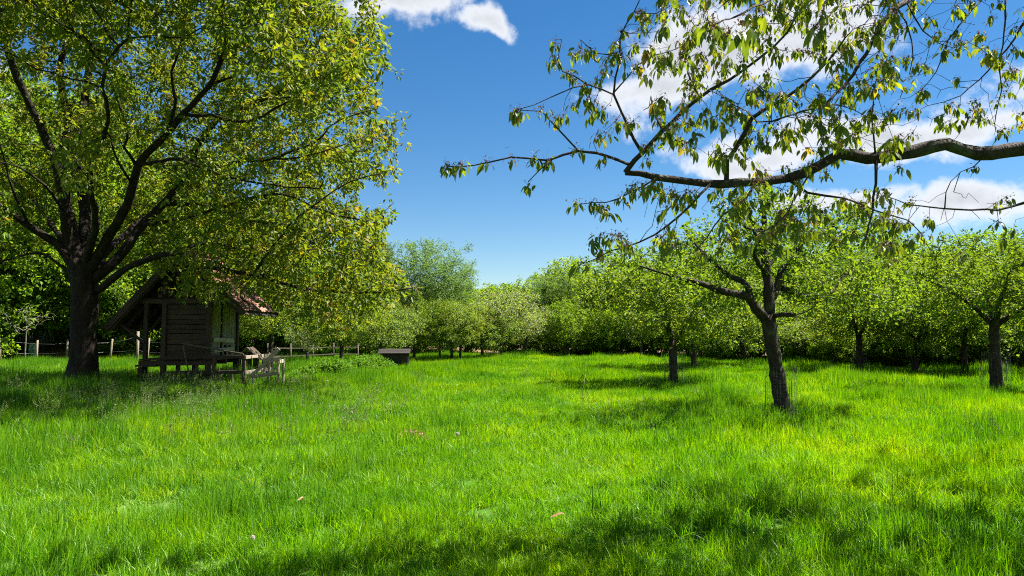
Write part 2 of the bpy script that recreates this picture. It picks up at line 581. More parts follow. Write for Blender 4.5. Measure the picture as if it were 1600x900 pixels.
def colonize(pos, par, attr, step, di, dk, iters=90, trop=(0, 0, 0), jit=.15, maxkids=4):
    """space colonisation: grow branches from the nodes given towards the attraction points"""
    pos = [np.asarray(p, float) for p in pos]
    par = list(par)
    kids = [0] * len(pos)
    P = np.array(pos)
    A = np.asarray(attr, float)
    near = np.zeros(len(A), int)
    dist = np.full(len(A), 1e9)
    for s in range(0, len(P), 400):
        D = np.linalg.norm(A[:, None, :] - P[None, s:s + 400, :], axis=2)
        m = D.argmin(1)
        dm = D[np.arange(len(A)), m]
        b = dm < dist
        near[b] = m[b] + s
        dist[b] = dm[b]
    trop = np.asarray(trop, float)
    for it in range(iters):
        keep = dist > dk
        A, near, dist = A[keep], near[keep], dist[keep]
        if not len(A):
            break
        act = dist < di
        if not act.any():
            break
        nd = near[act]
        dirs = norm(A[act] - P[nd])
        uq, inv = np.unique(nd, return_inverse=True)
        sm = np.zeros((len(uq), 3))
        np.add.at(sm, inv, dirs)
        sm = norm(sm) + trop + rng.normal(size=sm.shape) * jit
        ok = np.array([kids[i] < maxkids for i in uq])
        if not ok.any():
            break
        uq, sm = uq[ok], sm[ok]
        new = P[uq] + norm(sm) * step
        base = len(P)
        P = np.concatenate([P, new])
        par += uq.tolist()
        for i in uq:
            kids[i] += 1
        kids += [0] * len(uq)
        D = np.linalg.norm(A[:, None, :] - new[None, :, :], axis=2)
        m = D.argmin(1)
        dm = D[np.arange(len(A)), m]
        b = dm < dist
        near[b] = m[b] + base
        dist[b] = dm[b]
    return P, np.array(par)


def tree_skeleton(limbs, attr, step, di, dk, tip=.006, power=2.3, trop=(0, 0, 0), jit=.15, iters=90):
    """limbs: list of (points, r0, r1); the first is the trunk. returns node arrays and the traced limb tubes"""
    pos, par, given, seedid = [], [], [], []
    tubes = []
    for li, (pts, r0, r1) in enumerate(limbs):
        path = catmull(pts, step)
        n = len(path)
        if li:
            path[1:-1] += rng.normal(size=(n - 2, 3)) * step * .05
        rr = r0 + (r1 - r0) * np.linspace(0, 1, n) ** .8
        tubes.append((path, rr))
        if li == 0:
            p0 = -1
        else:
            d = np.linalg.norm(np.array(pos) - path[0], axis=1)
            p0 = int(d.argmin())
        for i in range(n):
            par.append(p0 if i == 0 else len(pos) - 1)
            pos.append(path[i])
            given.append(rr[i])
            seedid.append(li)
    ns = len(pos)
    P, par = colonize(pos, par, attr, step, di, dk, iters, trop, jit)
    n = len(P)
    acc = np.zeros(n)
    rad = np.zeros(n)
    has = np.zeros(n, bool)
    for i in range(n - 1, -1, -1):
        rad[i] = tip if acc[i] == 0 else acc[i] ** (1 / power)
        if i < ns:
            rad[i] = given[i]
        if par[i] >= 0:
            acc[par[i]] += rad[i] ** power if i >= ns else 0
            has[par[i]] = True
    # a branch never gets thicker than what carries it
    for i in range(ns, n):
        rad[i] = min(rad[i], rad[par[i]] * .92)
    return P, par, rad, ns, tubes, has


def tree_wood(P, par, rad, ns, thick, kthick=6):
    """all grown branches as one mesh: thick ones as tubes along chains, twigs as prisms"""
    sp = Soup()
    n = len(P)
    idx = np.arange(ns, n)
    kids = {}
    for i in idx:
        kids.setdefault(par[i], []).append(i)
    thin = idx[rad[idx] < thick]
    if len(thin):
        sp.add(*thin_edges(P[par[thin]], P[thin], np.minimum(rad[par[thin]], rad[thin] * 1.25), rad[thin]))
    starts = [i for i in idx if rad[i] >= thick]
    seen = set()
    for i in starts:
        if i in seen:
            continue
        ch = [par[i], i]
        seen.add(i)
        c = i
        while True:
            ks = [k for k in kids.get(c, []) if rad[k] >= thick and k not in seen]
            if not ks:
                break
            c = max(ks, key=lambda k: rad[k])
            seen.add(c)
            ch.append(c)
        rr = rad[ch].copy()
        rr[0] = rr[1]
        sp.add(*tube(P[ch], rr, kthick, rough=.05))
    return sp


def scatter_leaves(P, par, rad, ns, maxr, per, spread, length, lenvar, ratio, droop, template=LEAF2, up=.5, filt=None, bunch=6):
    idx = np.arange(ns, len(P))
    idx = idx[rad[idx] < maxr]
    if filt is not None:
        idx = idx[filt(P[idx])]
    n = len(idx) * per
    who = np.repeat(idx, per)
    nb_ = (n + bunch - 1) // bunch
    bid = np.arange(n) // bunch
    t = rng.random((nb_, 1))[bid]
    base = P[par[who]] * (1 - t) + P[who] * t
    out = norm(P[who] - P[par[who]])
    r = rand_unit(n)
    pos = base + (rand_unit(nb_) * (spread * rng.random((nb_, 1)) ** .6))[bid] + r * length * .55
    axis = norm(r + .35 * out + np.array([0, 0, -droop]))
    nr = norm(rand_unit(n) + np.array([0, 0, up]))
    L = length * (1 + lenvar * rng.normal(size=n)).clip(.4, 1.8)
    V, Fc, k = leaf_geo(pos, axis, nr, L, ratio, template)
    # a twig's leaves share a tone, each leaf varies about it
    tone = rng.random(len(P))[who]
    rnd = (.62 * tone + .38 * rng.random(n)).clip(0, 1)
    return V, Fc, np.repeat(rnd, k), pos


def ellipsoid_points(n, c, r, power=.5):
    u = rand_unit(n) * (rng.random((n, 1)) ** power)
    return np.asarray(c) + u * np.asarray(r)


def box_mesh(name, sx, sy, sz, mat, jit=.004, bev=.006):
    """a plank or beam with broken edges, x is the long way"""
    hx, hy, hz = sx / 2, sy / 2, sz / 2
    b = min(bev, hy * .45, hz * .45)
    prof = [(-hy + b, -hz), (hy - b, -hz), (hy, -hz + b), (hy, hz - b), (hy - b, hz), (-hy + b, hz), (-hy, hz - b), (-hy, -hz + b)]
    nseg = 3
    V = []
    for i in range(nseg + 1):
        x = -hx + sx * i / nseg
        dy, dz = random.gauss(0, jit), random.gauss(0, jit)
        for (y, z) in prof:
            V.append((x + (random.gauss(0, jit) if i in (0, nseg) else 0), y + dy, z + dz))
    F_ = []
    for i in range(nseg):
        for j in range(8):
            F_.append((i * 8 + j, i * 8 + (j + 1) % 8, (i + 1) * 8 + (j + 1) % 8, (i + 1) * 8 + j))
    me = bpy.data.meshes.new(name)
    me.from_pydata(V, [], F_ + [tuple(range(7, -1, -1)), tuple(nseg * 8 + j for j in range(8))])
    me.materials.append(mat)
    return me


def beam(name, p0, p1, w, h, mat, parent, up=(0, 0, 1), jit=.004):
    p0, p1 = Vector(p0), Vector(p1)
    d = p1 - p0
    me = box_mesh(name, d.length, w, h, mat, jit)
    o = link(name, me, parent)
    x = d.normalized()
    upv = Vector(up)
    if abs(x.dot(upv)) > .98:
        upv = Vector((0, 1, 0))
    y = upv.cross(x).normalized()
    z = x.cross(y)
    o.matrix_local = Matrix.Translation((p0 + p1) / 2) @ Matrix((x, y, z)).transposed().to_4x4()
    return o


# ------------------------------------------------------------------ ground
def meadow_limit(u):
    return np.interp(u, [-1.4, -.72, -.5, -.35, 0, .2, .4, .55, .7, 1.4], [34, 37, 40, 46, 51, 48, 41, 35, 32, 30])


def ground_z(x, y):
    x = np.asarray(x, float)
    y = np.asarray(y, float)
    z = .05 * np.sin(.9 * x + .4 * y) * np.sin(.7 * y - .3 * x + 1) + .03 * np.sin(2.1 * x + 1.3) * np.sin(1.7 * y) + .08 * np.sin(.21 * x + .5) * np.sin(.17 * y + 1.1)
    z = z * np.clip((y - 1.0) / 4, 0, 1)
    # wooded slope rising behind the hut on the left
    s = np.clip((y - 40 - .35 * np.clip(x + 14, 0, 60)) / 40, 0, 1) * np.clip((-x + 2) / 14, 0, 1)
    # low earth bank under the wood's edge, left of the hut and behind it
    u = x / np.maximum(y, 1.0)
    b = np.clip((y - meadow_limit(u) - .8) / 2.2, 0, 1) * np.clip((-u - .20) / .1, 0, 1) * (y > 5)
    return z + 7.0 * s * s * (3 - 2 * s) + .85 * b * b * (3 - 2 * b) * (1 + .25 * np.sin(1.7 * x))


def build_ground():
    xs = np.concatenate([np.linspace(-900, -70, 24), np.linspace(-66, -26, 30), np.linspace(-25, 25, 150), np.linspace(26, 66, 30), np.linspace(70, 900, 24)])
    ys = np.concatenate([np.linspace(-300, -12, 14), np.linspace(-10, 2, 14), np.linspace(2.4, 40, 140), np.linspace(41, 100, 60), np.linspace(108, 1600, 30)])
    X, Y = np.meshgrid(xs, ys)
    Z = ground_z(X, Y)
    V = np.stack([X, Y, Z], -1).reshape(-1, 3)
    nx, ny = len(xs), len(ys)
    i = np.arange(ny - 1)[:, None]
    j = np.arange(nx - 1)[None, :]
    a = i * nx + j
    q = np.stack([a, a + 1, a + 1 + nx, a + nx], -1).reshape(-1, 4)
    yy = np.maximum(V[:, 1], .1)
    lim = meadow_limit(V[:, 0] / yy)
    lit = np.clip((V[:, 1] - lim - .3) / 1.5, 0, 1) * (V[:, 1] > 5)
    o = link('ground', mesh_np('ground', V, q, M['ground'], {'litter': lit}, smooth=True))
    o['kind'] = 'structure'
    return o


build_ground()


def build_hill():
    # a wooded ridge far beyond the orchard
    xs = np.linspace(-420, 300, 220)
    ys = np.linspace(260, 520, 70)
    X, Y = np.meshgrid(xs, ys)
    prof = 27 * np.exp(-((X + 120) / 110) ** 2) + 10 * np.exp(-((X - 60) / 160) ** 2)
    Z = prof * np.sin(np.clip((Y - 255) / 250, 0, 1) * math.pi) ** .7 - 1.0
    Z += (rng.random(X.shape) * 2.6) * (Z > .5)
    V = np.stack([X, Y, Z], -1).reshape(-1, 3)
    nx, ny = len(xs), len(ys)
    i = np.arange(ny - 1)[:, None]
    j = np.arange(nx - 1)[None, :]
    a = i * nx + j
    q = np.stack([a, a + 1, a + 1 + nx, a + nx], -1).reshape(-1, 4)
    o = link('hill', mesh_np('hill', V, q, M['hill']))
    o['kind'] = 'structure'


build_hill()


def gz(x, y):
    return float(ground_z(x, y))


def footing(px, d):
    x = (px - 800.0) / 1142.0 * d
    return x, d, gz(x, d)


# ------------------------------------------------------------------ the big cherry on the left
def trace(pts, base):
    return [at(*p) - base for p in pts]


def finish_tree(root, P, par, rad, ns, tubes, bark, thick, leaf_args, leaf_mat, ktrunk=16, klimb=9, rough=.05, flare=.5, limb_name='limb', maxlimb=99, crown_name='crown'):
    for li, (path, rr) in enumerate(tubes):
        if li == 0:
            V, f = tube(path, rr, ktrunk, rough=rough, flare=flare)
            sp = Soup()
            sp.add(V, f)
            link('trunk', sp.mesh('trunk', bark), root)
        else:
            V, f = tube(path, rr, klimb, rough=rough)
            sp = Soup()
            sp.add(V, f)
            link(limb_name, sp.mesh(limb_name, bark), root)
    sp = tree_wood(P, par, rad, ns, thick)
    if sp.n:
        link('twigs', sp.mesh('twigs', bark), root, kind='stuff')
    V, Fc, rnd, _ = scatter_leaves(P, par, rad, ns, **leaf_args)
    link(crown_name, mesh_np(crown_name, V, Fc, leaf_mat, {'rnd': rnd}), root, kind='stuff')
    return len(Fc)


def left_cherry():
    d0 = 20.0
    bx, by, bz = footing(130, d0)
    base = np.array([bx, by, bz - .05])
    root = empty('cherry_tree', base, 'huge spreading cherry tree with thick dark trunk standing left of the wooden hut', 'tree')
    T = lambda *p: trace(p, base)
    limbs = [
        ([np.array([0, 0, 0.])] + T((131, 560, 20), (131, 500, 20), (132, 450, 20), (130, 405, 20)), .345, .33),
        (T((122, 440, 20), (108, 390, 20), (101, 330, 19.6), (89, 263, 19.2), (62, 195, 18.9), (46, 160, 18.7), (18, 100, 18.3), (4, 35, 18), (-20, -60, 17.6)), .22, .07),
        (T((126, 425, 20), (112, 360, 20.2), (103, 313, 20.3), (96, 249, 20.4), (107, 199, 20.5), (99, 149, 20.6), (93, 110, 20.7), (103, 60, 20.8), (106, 0, 20.8), (98, -90, 20.6)), .23, .06),
        (T((135, 425, 20), (132, 360, 20.6), (131, 313, 21), (119, 228, 21.6), (131, 160, 22), (139, 89, 22.3), (128, 0, 22.6), (150, -110, 22.8)), .24, .07),
        (T((139, 425, 20), (162, 385, 19.6), (190, 335, 19.1), (205, 305, 18.8), (217, 256, 18.5), (260, 210, 18.2), (284, 178, 18), (330, 131, 17.7), (345, 100, 17.6), (356, 55, 17.4), (360, 0, 17.2)), .21, .05),
        (T((142, 440, 20), (170, 418, 20.1), (200, 385, 20.4), (222, 350, 20.8), (256, 318, 21.1), (291, 275, 21.3), (313, 222, 21.5), (355, 174, 21.7), (420, 150, 21.9), (480, 128, 22), (535, 98, 22), (580, 62, 22)), .20, .035),
        (T((148, 455, 20), (172, 440, 19.7), (196, 421, 19.3), (228, 406, 18.9), (273, 396, 18.5), (321, 416, 18.1), (353, 421, 17.9), (396, 429, 17.7), (470, 450, 17.4), (540, 457, 17.2), (600, 457, 17), (645, 450, 16.9)), .14, .02),
        (T((273, 396, 18.5), (289, 388, 18.8), (332, 378, 19.2), (380, 389, 19.6), (423, 383, 20), (490, 372, 20.4), (560, 350, 20.8)), .07, .02),
        (T((118, 425, 20), (89, 382, 19.8), (46, 353, 19.4), (0, 321, 19), (-70, 280, 18.6), (-150, 240, 18.2)), .17, .05),
        (T((115, 430, 20), (60, 395, 20.2), (0, 407, 20.4), (-80, 395, 20.6)), .06, .02),
        (T((130, 420, 20), (150, 350, 18.9), (140, 270, 17.4), (170, 190, 15.8), (160, 120, 14.6), (200, 60, 13.8)), .15, .03),
        (T((140, 430, 20), (190, 370, 21.6), (240, 330, 23.2), (300, 300, 25), (340, 270, 26.4)), .15, .03),
        (T((256, 318, 21.1), (300, 320, 21.6), (360, 318, 22), (430, 300, 22.3), (500, 250, 22.5), (570, 235, 22.5)), .09, .02),
        (T((284, 178, 18), (330, 180, 17.8), (390, 190, 17.6), (450, 160, 17.4), (520, 150, 17.2)), .07, .02),
        (T((217, 256, 18.5), (280, 250, 17.6), (350, 275, 16.8), (430, 290, 16.2), (500, 295, 15.8)), .07, .02),
        (T((213, 258, 18.5), (195, 230, 18), (198, 198, 17.6), (179, 144, 17.2), (165, 90, 17)), .06, .02),
        (T((208, 290, 18.7), (185, 255, 17.9), (172, 215, 17.4), (150, 180, 17)), .05, .015),
        (T((291, 275, 21.3), (315, 267, 20), (368, 254, 18.6), (427, 248, 17.6), (470, 246, 17), (540, 225, 16.6)), .075, .018),
        (T((355, 174, 21.7), (385, 168, 20), (416, 155, 18.6), (470, 150, 17.4), (512, 117, 16.8), (545, 92, 16.5), (580, 60, 16.4)), .075, .015),
        (T((396, 429, 17.7), (430, 380, 17), (465, 340, 16.6), (502, 312, 16.4), (545, 285, 16.2), (600, 270, 16.2)), .05, .015),
        (T((222, 350, 20.8), (256, 347, 19.6), (342, 326, 18.4), (384, 310, 17.8), (443, 304, 17.2), (510, 330, 16.8), (570, 345, 16.6)), .08, .018),
        (T((427, 248, 17.6), (460, 235, 17.2), (491, 224, 16.8), (534, 187, 16.4), (590, 170, 16.2)), .045, .012),
        (T((330, 131, 17.7), (370, 118, 17.2), (400, 85, 16.9), (440, 60, 16.6), (470, 20, 16.4)), .05, .015),
        (T((260, 210, 18.2), (275, 160, 17.8), (268, 110, 17.5), (290, 50, 17.2), (285, -20, 17)), .06, .02),
        (T((340, 328, 18.4), (390, 345, 17.4), (450, 355, 16.8), (520, 395, 16.4), (590, 410, 16.2)), .05, .012),
        (T((101, 330, 19.6), (70, 290, 18.6), (30, 262, 17.8), (-20, 250, 17.2)), .07, .02),
        (T((46, 353, 19.4), (20, 300, 18.6), (5, 240, 18), (-15, 190, 17.6)), .06, .02),
        (T((120, 425, 20), (80, 350, 21.6), (30, 290, 23), (-40, 240, 24.4)), .14, .03),
    ]
    limbs = [limbs[0]] + [(p, a * .76, b * .8) for (p, a, b) in limbs[1:]]
    c = np.array([.6, 0, 7.0])
    A = ellipsoid_points(14000, c, (8.5, 7.6, 6.6), .42)
    r = np.hypot(A[:, 0] - .6, A[:, 1])
    keep = (A[:, 2] > 2.1) & ~((r < 4.0) & (A[:, 2] < 3.6)) & ~((r < 2.4) & (A[:, 2] < 6.0))
    keep &= A[:, 2] > 2.2 + .25 * np.abs(np.sin(A[:, 0] * 1.1 + A[:, 1])) * 4 - .26 * np.maximum(r - 4.5, 0)
    W = A + base
    px, py, fw = proj(W)
    # the low boughs leave the hut's front and the view under the crown open
    keep &= ~((px > 165) & (px < 440) & (py > np.interp(px, [165, 250, 270, 350, 360, 440], [425, 430, 475, 475, 445, 500])) & (W[:, 1] < 24.5))
    keep &= ~((px < 165) & (py > 385))
    keep &= ~((px > 430) & (py > 505))
    lim = np.interp(py, [-300, -100, 0, 60, 155, 290, 400, 440, 470, 520], [380, 500, 560, 595, 650, 640, 610, 640, 620, 560])
    keep &= px < lim + 26 * np.sin(py * .045 + A[:, 1]) + rng.normal(0, 26, len(px)) - 20
    keep &= ~((px < 330) & (py > 40) & (W[:, 1] < 19.3) & (rng.random(len(px)) < .93))
    keep &= ~((px < 230) & (py > 120) & (W[:, 1] < 21) & (rng.random(len(px)) < .75))
    keep &= ~((px >= 330) & (py > 90) & (W[:, 1] < 16.3) & (rng.random(len(px)) < .92))
    # irregular gaps between the boughs
    g = np.sin(A[:, 0] * 1.3 + 1) * np.sin(A[:, 1] * 1.15 + 2) * np.sin(A[:, 2] * 1.5 + .5)
    keep &= g < .18
    A = A[keep][:4600]
    X = np.array([at(rng.uniform(400, 640), rng.uniform(330, 512), rng.uniform(15.5, 22)) for _ in range(1300)])
    qx, qy, _f = proj(X)
    ok = (qx < np.interp(qy, [330, 400, 440, 470, 512], [610, 600, 640, 615, 540])) & (qy < np.interp(qx, [400, 440, 480, 640], [440, 490, 512, 500]))
    Y = np.array([at(rng.uniform(270, 445), rng.uniform(385, 478), rng.uniform(17.0, 19.6)) for _ in range(520)])
    qx, qy, _f = proj(Y)
    Y = Y[qy < np.interp(qx, [270, 300, 340, 365, 445], [440, 470, 478, 440, 492])]
    A = np.concatenate([A, X[ok] - base, Y - base])
    # the fuller sunny side towards the viewer, which shades the grass before the tree
    Z1 = np.array([at(rng.uniform(330, 640), rng.uniform(-190, 130), rng.uniform(12.2, 17)) for _ in range(1900)])
    qx, qy, _f = proj(Z1)
    gg = np.sin(Z1[:, 0] * 1.7 + 1) * np.sin(Z1[:, 1] * 1.5 + 2) * np.sin(Z1[:, 2] * 1.9)
    ok1 = (qx < np.interp(qy, [-140, 0, 60, 155, 290, 400, 440], [450, 555, 590, 640, 625, 590, 600]) + rng.normal(0, 30, len(qx)) - 25) & (gg < .2) & (qx > np.interp(qy, [-140, 100, 430], [330, 380, 420]))
    Z2 = np.array([at(rng.uniform(-250, 480), -40, 18) * 0 + np.array([rng.uniform(-17, -5.5), rng.uniform(13.2, 18), rng.uniform(8.6, 11.5)]) for _ in range(900)])
    Z3 = np.stack([rng.uniform(-11.5, -2.4, 4200), rng.uniform(10.6, 17, 4200), rng.uniform(6.2, 10.8, 4200)], 1)
    qx, qy, _f = proj(Z3)
    Z3 = Z3[(qy < -25) & (np.hypot((Z3[:, 0] + 11.2) / 9, (Z3[:, 1] - 20) / 9.8) < 1.02)]
    A = np.concatenate([A, Z1[ok1] - base, Z2 - base, Z3 - base])
    # a gap in the boughs where the sun comes through
    sd = np.array(sun_dir)
    rel = A + base - np.array([-6.75, 20.4, .8])
    A = A[np.linalg.norm(rel - np.outer(rel @ sd, sd), axis=1) > 1.15]
    P, par, rad, ns, tubes, has = tree_skeleton(limbs, A, .30, 3.5, .42, tip=.009, power=2.12, trop=(0, 0, -.05), jit=.24)
    n = finish_tree(root, P, par, rad, ns, tubes, M['bark_cherry'], .022,
                    dict(maxr=.028, per=28, spread=.34, length=.128, lenvar=.24, ratio=.47, droop=.6, up=.5, bunch=11), M['cherry_leaf'], ktrunk=24, klimb=10, rough=.06, flare=.42)
    print('left cherry', len(P), n)


left_cherry()


# ------------------------------------------------------------------ orchard tree on the right with the forked trunk
def forked_apple():
    d0 = 14.0
    bx, by, bz = footing(1221, d0)
    base = np.array([bx, by, bz - .05])
    root = empty('apple_tree', base, 'nearest orchard tree on the right, leaning dark trunk forking into crooked limbs', 'tree', 'orchard fruit trees')
    T = lambda *p: trace(p, base)
    limbs = [
        ([np.array([.02, 0, 0.])] + T((1217, 600, 14), (1210, 560, 14), (1205, 525, 14), (1199, 492, 14)), .145, .13),
        (T((1202, 510, 14), (1203, 470, 14.05), (1199, 430, 14.1), (1195, 400, 14.1), (1195, 360, 14.15), (1192, 325, 14.1), (1200, 285, 14.1)), .125, .04),
        (T((1198, 500, 14), (1182, 484, 13.9), (1172, 466, 13.8), (1160, 462, 13.7), (1130, 455, 13.5), (1085, 440, 13.3), (1040, 428, 13.1), (1000, 416, 13)), .10, .015),
        (T((1172, 466, 13.8), (1169, 448, 13.9), (1160, 438, 14), (1140, 432, 14.1), (1110, 405, 14.2), (1085, 380, 14.3)), .075, .02),
        (T((1203, 470, 14.05), (1214, 450, 14.2), (1222, 425, 14.3), (1243, 400, 14.4), (1250, 380, 14.5), (1275, 368, 14.6), (1310, 345, 14.8), (1350, 325, 15)), .09, .02),
        (T((1206, 494, 14), (1222, 492, 13.7), (1242, 492, 13.5)), .05, .045),
        (T((1222, 450, 14.3), (1245, 460, 14.8), (1270, 462, 15.2), (1300, 455, 15.5), (1320, 430, 15.7), (1360, 420, 16)), .06, .02),
        (T((1199, 430, 14.1), (1180, 400, 13.4), (1185, 370, 12.6), (1150, 345, 12)), .06, .02),
        (T((1199, 420, 14.1), (1215, 390, 15), (1200, 360, 15.8), (1230, 340, 16.5)), .06, .02),
        (T((1195, 365, 14.15), (1175, 345, 14.2), (1160, 330, 14.2), (1135, 310, 14.2)), .05, .015),
        (T((1320, 470, 15.2), (1345, 483, 15.2), (1375, 485, 15.2), (1400, 483, 15.2)), .03, .012),
        (T((1270, 462, 15.2), (1295, 468, 15.2), (1320, 470, 15.2)), .04, .03),
    ]
    A = ellipsoid_points(5200, (0.1, .2, 3.15), (3.6, 3.2, 1.75), .45)
    W = A + base
    px, py, fw = proj(W)
    keep = (A[:, 2] > 1.75)
    lo = np.interp(px, [900, 1000, 1100, 1160, 1200, 1250, 1330, 1450], [420, 440, 500, 480, 430, 470, 530, 500])
    hi = np.interp(px, [900, 960, 1100, 1200, 1300, 1400, 1470], [415, 385, 345, 285, 300, 340, 420])
    keep &= (py < lo) & (py > hi) & (px > 925) & (px < 1440)
    keep &= ~((W[:, 1] < 13.5) & (px > 1090) & (px < 1330) & (py > 320) & (rng.random(len(px)) < .9))
    g = np.sin(A[:, 0] * 2.3 + 1) * np.sin(A[:, 1] * 2.0 + 2) * np.sin(A[:, 2] * 3 + .5)
    keep &= g < .38
    A = A[keep][:1000]
    P, par, rad, ns, tubes, has = tree_skeleton(limbs, A, .16, 2.2, .24, tip=.004, power=2.3, jit=.28)
    n = finish_tree(root, P, par, rad, ns, tubes, M['bark_apple'], .014,
                    dict(maxr=.012, per=15, spread=.15, length=.072, lenvar=.22, ratio=.62, droop=.05, up=.6), M['apple_leaf'], ktrunk=18, klimb=9, rough=.09, flare=.45)
    print('forked apple', len(P), n)
    return base


APPLE_BASE = forked_apple()


# ------------------------------------------------------------------ tree kinds for the orchard and the wood
def proto_tree(seed, h, crown_r, trunk_h, tr, leafmat, bark, nattr, step, leaf, per, ratio=.6, droop=.1, lobes=7, lean=0.0, blossom=0, maxr=.02, spread=.3, low=.0, thick=.03, forks=3):
    global rng
    keep_rng = rng
    rng = np.random.default_rng(seed)
    parts = {}
    nattr = int(nattr * 2.4)
    step *= .72
    per = int(per * 1.25)
    top = np.array([lean * h * .3, 0, trunk_h])
    limbs = [([np.zeros(3), np.array([lean * trunk_h * .3 + .03, .02, trunk_h * .5]), top], tr, tr * .75)]
    for k in range(forks):
        a = k * 6.283 / forks + rng.uniform(-.4, .4)
        e = rng.uniform(.35, .6) * crown_r
        rise = rng.uniform(.25, .55) * (h - trunk_h)
        limbs.append(([top - [0, 0, .1], top + [math.cos(a) * e * .4, math.sin(a) * e * .4, rise * .5], top + [math.cos(a) * e, math.sin(a) * e, rise]], tr * .55, tr * .22))
    A = []
    zc = trunk_h * (1 - low) + (h - trunk_h * (1 - low)) * .5
    rz = (h - trunk_h * (1 - low)) * .5
    E = ellipsoid_points(int(nattr * .7), (0, 0, 0), (1, 1, 1), .5)
    un = norm(E)
    fr = rng.uniform(1.5, 3.5, (5, 3))
    fp = rng.uniform(0, 6.28, 5)
    wob = sum(np.sin(un @ fr[q] * 1.6 + fp[q]) for q in range(5)) / 5
    E = E * (1 + .75 * wob)[:, None]
    A.append(np.array([lean * h * .3, 0, zc]) + E * np.array([crown_r * .85, crown_r * .85, rz * .9]))
    for k in range(lobes):
        u = rand_unit(1)[0]
        c = np.array([lean * h * .3, 0, zc]) + u * np.array([crown_r * .72, crown_r * .72, rz * .7]) * rng.uniform(.75, 1.15)
        s = rng.uniform(.2, .48)
        A.append(ellipsoid_points(nattr // lobes, c, (crown_r * s, crown_r * s, rz * s * 1.1), .45))
    A = np.concatenate(A)
    A = A[(A[:, 2] < h) & (A[:, 2] > trunk_h * (1 - low) - .1)]
    P, par, rad, ns, tubes, has = tree_skeleton(limbs, A, step, crown_r * 1.2, step * 1.45, tip=.006, power=2.3, jit=.25)
    sp = Soup()
    sp.add(*tube(*tubes[0], 10, rough=.06, flare=.5))
    parts['trunk'] = (sp.mesh('trunk', bark), None)
    sp = tree_wood(P, par, rad, ns, thick, 5)
    for t in tubes[1:]:
        sp.add(*tube(t[0], t[1], 7, rough=.06))
    parts['boughs'] = (sp.mesh('boughs', bark), 'stuff')
    V, Fc, rnd, pos = scatter_leaves(P, par, rad, ns, maxr, per, spread, leaf, .25, ratio, droop)
    parts['crown'] = (mesh_np('crown', V, Fc, leafmat, {'rnd': rnd}), 'stuff')
    nl = len(Fc) // 2
    if blossom:
        V, Fc, rnd, pos = scatter_leaves(P, par, rad, ns, maxr, blossom, spread * 1.1, leaf * .55, .25, .9, 0)
        parts['blossoms'] = (mesh_np('blossoms', V, Fc, M['blossom'], {'rnd': rnd}), 'stuff')
    print('proto', seed, len(P), nl)
    rng = keep_rng
    return parts, h


KIND = {
    # orchard trees
    'apple_a': proto_tree(11, 4.6, 2.9, 1.5, .135, M['apple_leaf'], M['bark_apple'], 560, .24, .09, 14, lobes=6, spread=.2, low=.25),
    'apple_b': proto_tree(12, 4.4, 2.6, 1.4, .125, M['pale_leaf'], M['bark_apple'], 520, .24, .09, 14, lobes=6, spread=.2, low=.25, lean=.3),
    'blossom': proto_tree(13, 4.4, 2.3, 1.5, .13, M['pale_leaf'], M['bark_far'], 560, .24, .08, 11, lobes=5, spread=.2, low=.25, blossom=5),
    'apple_c': proto_tree(14, 5.2, 2.7, 2.2, .17, M['apple_leaf'], M['bark_apple'], 520, .24, .09, 13, lobes=7, spread=.2, low=.12, forks=4),
    # wood
    'broad': proto_tree(21, 12.0, 4.6, 2.4, .26, M['forest_leaf'], M['bark_far'], 900, .5, .17, 21, lobes=12, spread=.5, low=.85, maxr=.03),
    'broad_b': proto_tree(22, 10.0, 3.6, 2.0, .2, M['forest_leaf'], M['bark_far'], 850, .45, .16, 21, lobes=10, spread=.45, low=.9, maxr=.03),
    'dark': proto_tree(23, 11.0, 4.0, 2.2, .24, M['dark_leaf'], M['bark_far'], 850, .48, .16, 20, lobes=11, spread=.45, low=.85, maxr=.03),
    'grey': proto_tree(24, 10.0, 3.9, 1.8, .22, M['grey_leaf'], M['bark_far'], 1000, .42, .13, 24, lobes=12, spread=.42, low=.7, maxr=.03, ratio=.4),
    'round': proto_tree(25, 6.0, 3.0, 1.2, .14, M['forest_leaf'], M['bark_far'], 700, .32, .12, 18, lobes=9, spread=.3, low=.8, maxr=.025),
    'bush': proto_tree(26, 2.6, 1.7, .4, .05, M['dark_leaf'], M['bark_far'], 420, .22, .10, 18, lobes=8, spread=.22, low=.9, maxr=.02, thick=.02),
    'bush_b': proto_tree(27, 2.4, 1.6, .4, .05, M['forest_leaf'], M['bark_far'], 400, .22, .10, 17, lobes=7, spread=.22, low=.9, maxr=.02, thick=.02),
}
TUFT_SPOTS = [(APPLE_BASE[0] - .3, APPLE_BASE[1], 1.1), (APPLE_BASE[0] - 2.3, APPLE_BASE[1] - .6, 1.0), (-11.73, 20.0, 1.6)]  # middle entry is no trunk: tall, darker grass adds to the apple's shadow


def place_tree(kind, px, d, topy, label, group, name='tree', wide=1.0, rz=None, cat='tree', height=None):
    parts, h0 = KIND[kind]
    x, y, z = footing(px, d)
    h = height or (at(px, topy, d)[2] - z)
    s = h / h0
    root = empty(name, (x, y, z - .05), label, cat, group, rng.uniform(0, 6.28) if rz is None else rz)
    root.scale = (s * wide * rng.uniform(.86, 1.16), s * wide * rng.uniform(.86, 1.16), s)
    for k, (me, kd) in parts.items():
        link(k, me, root, kind=kd)
    if group.startswith('orchard'):
        TUFT_SPOTS.append((x, y, .8))
    return root


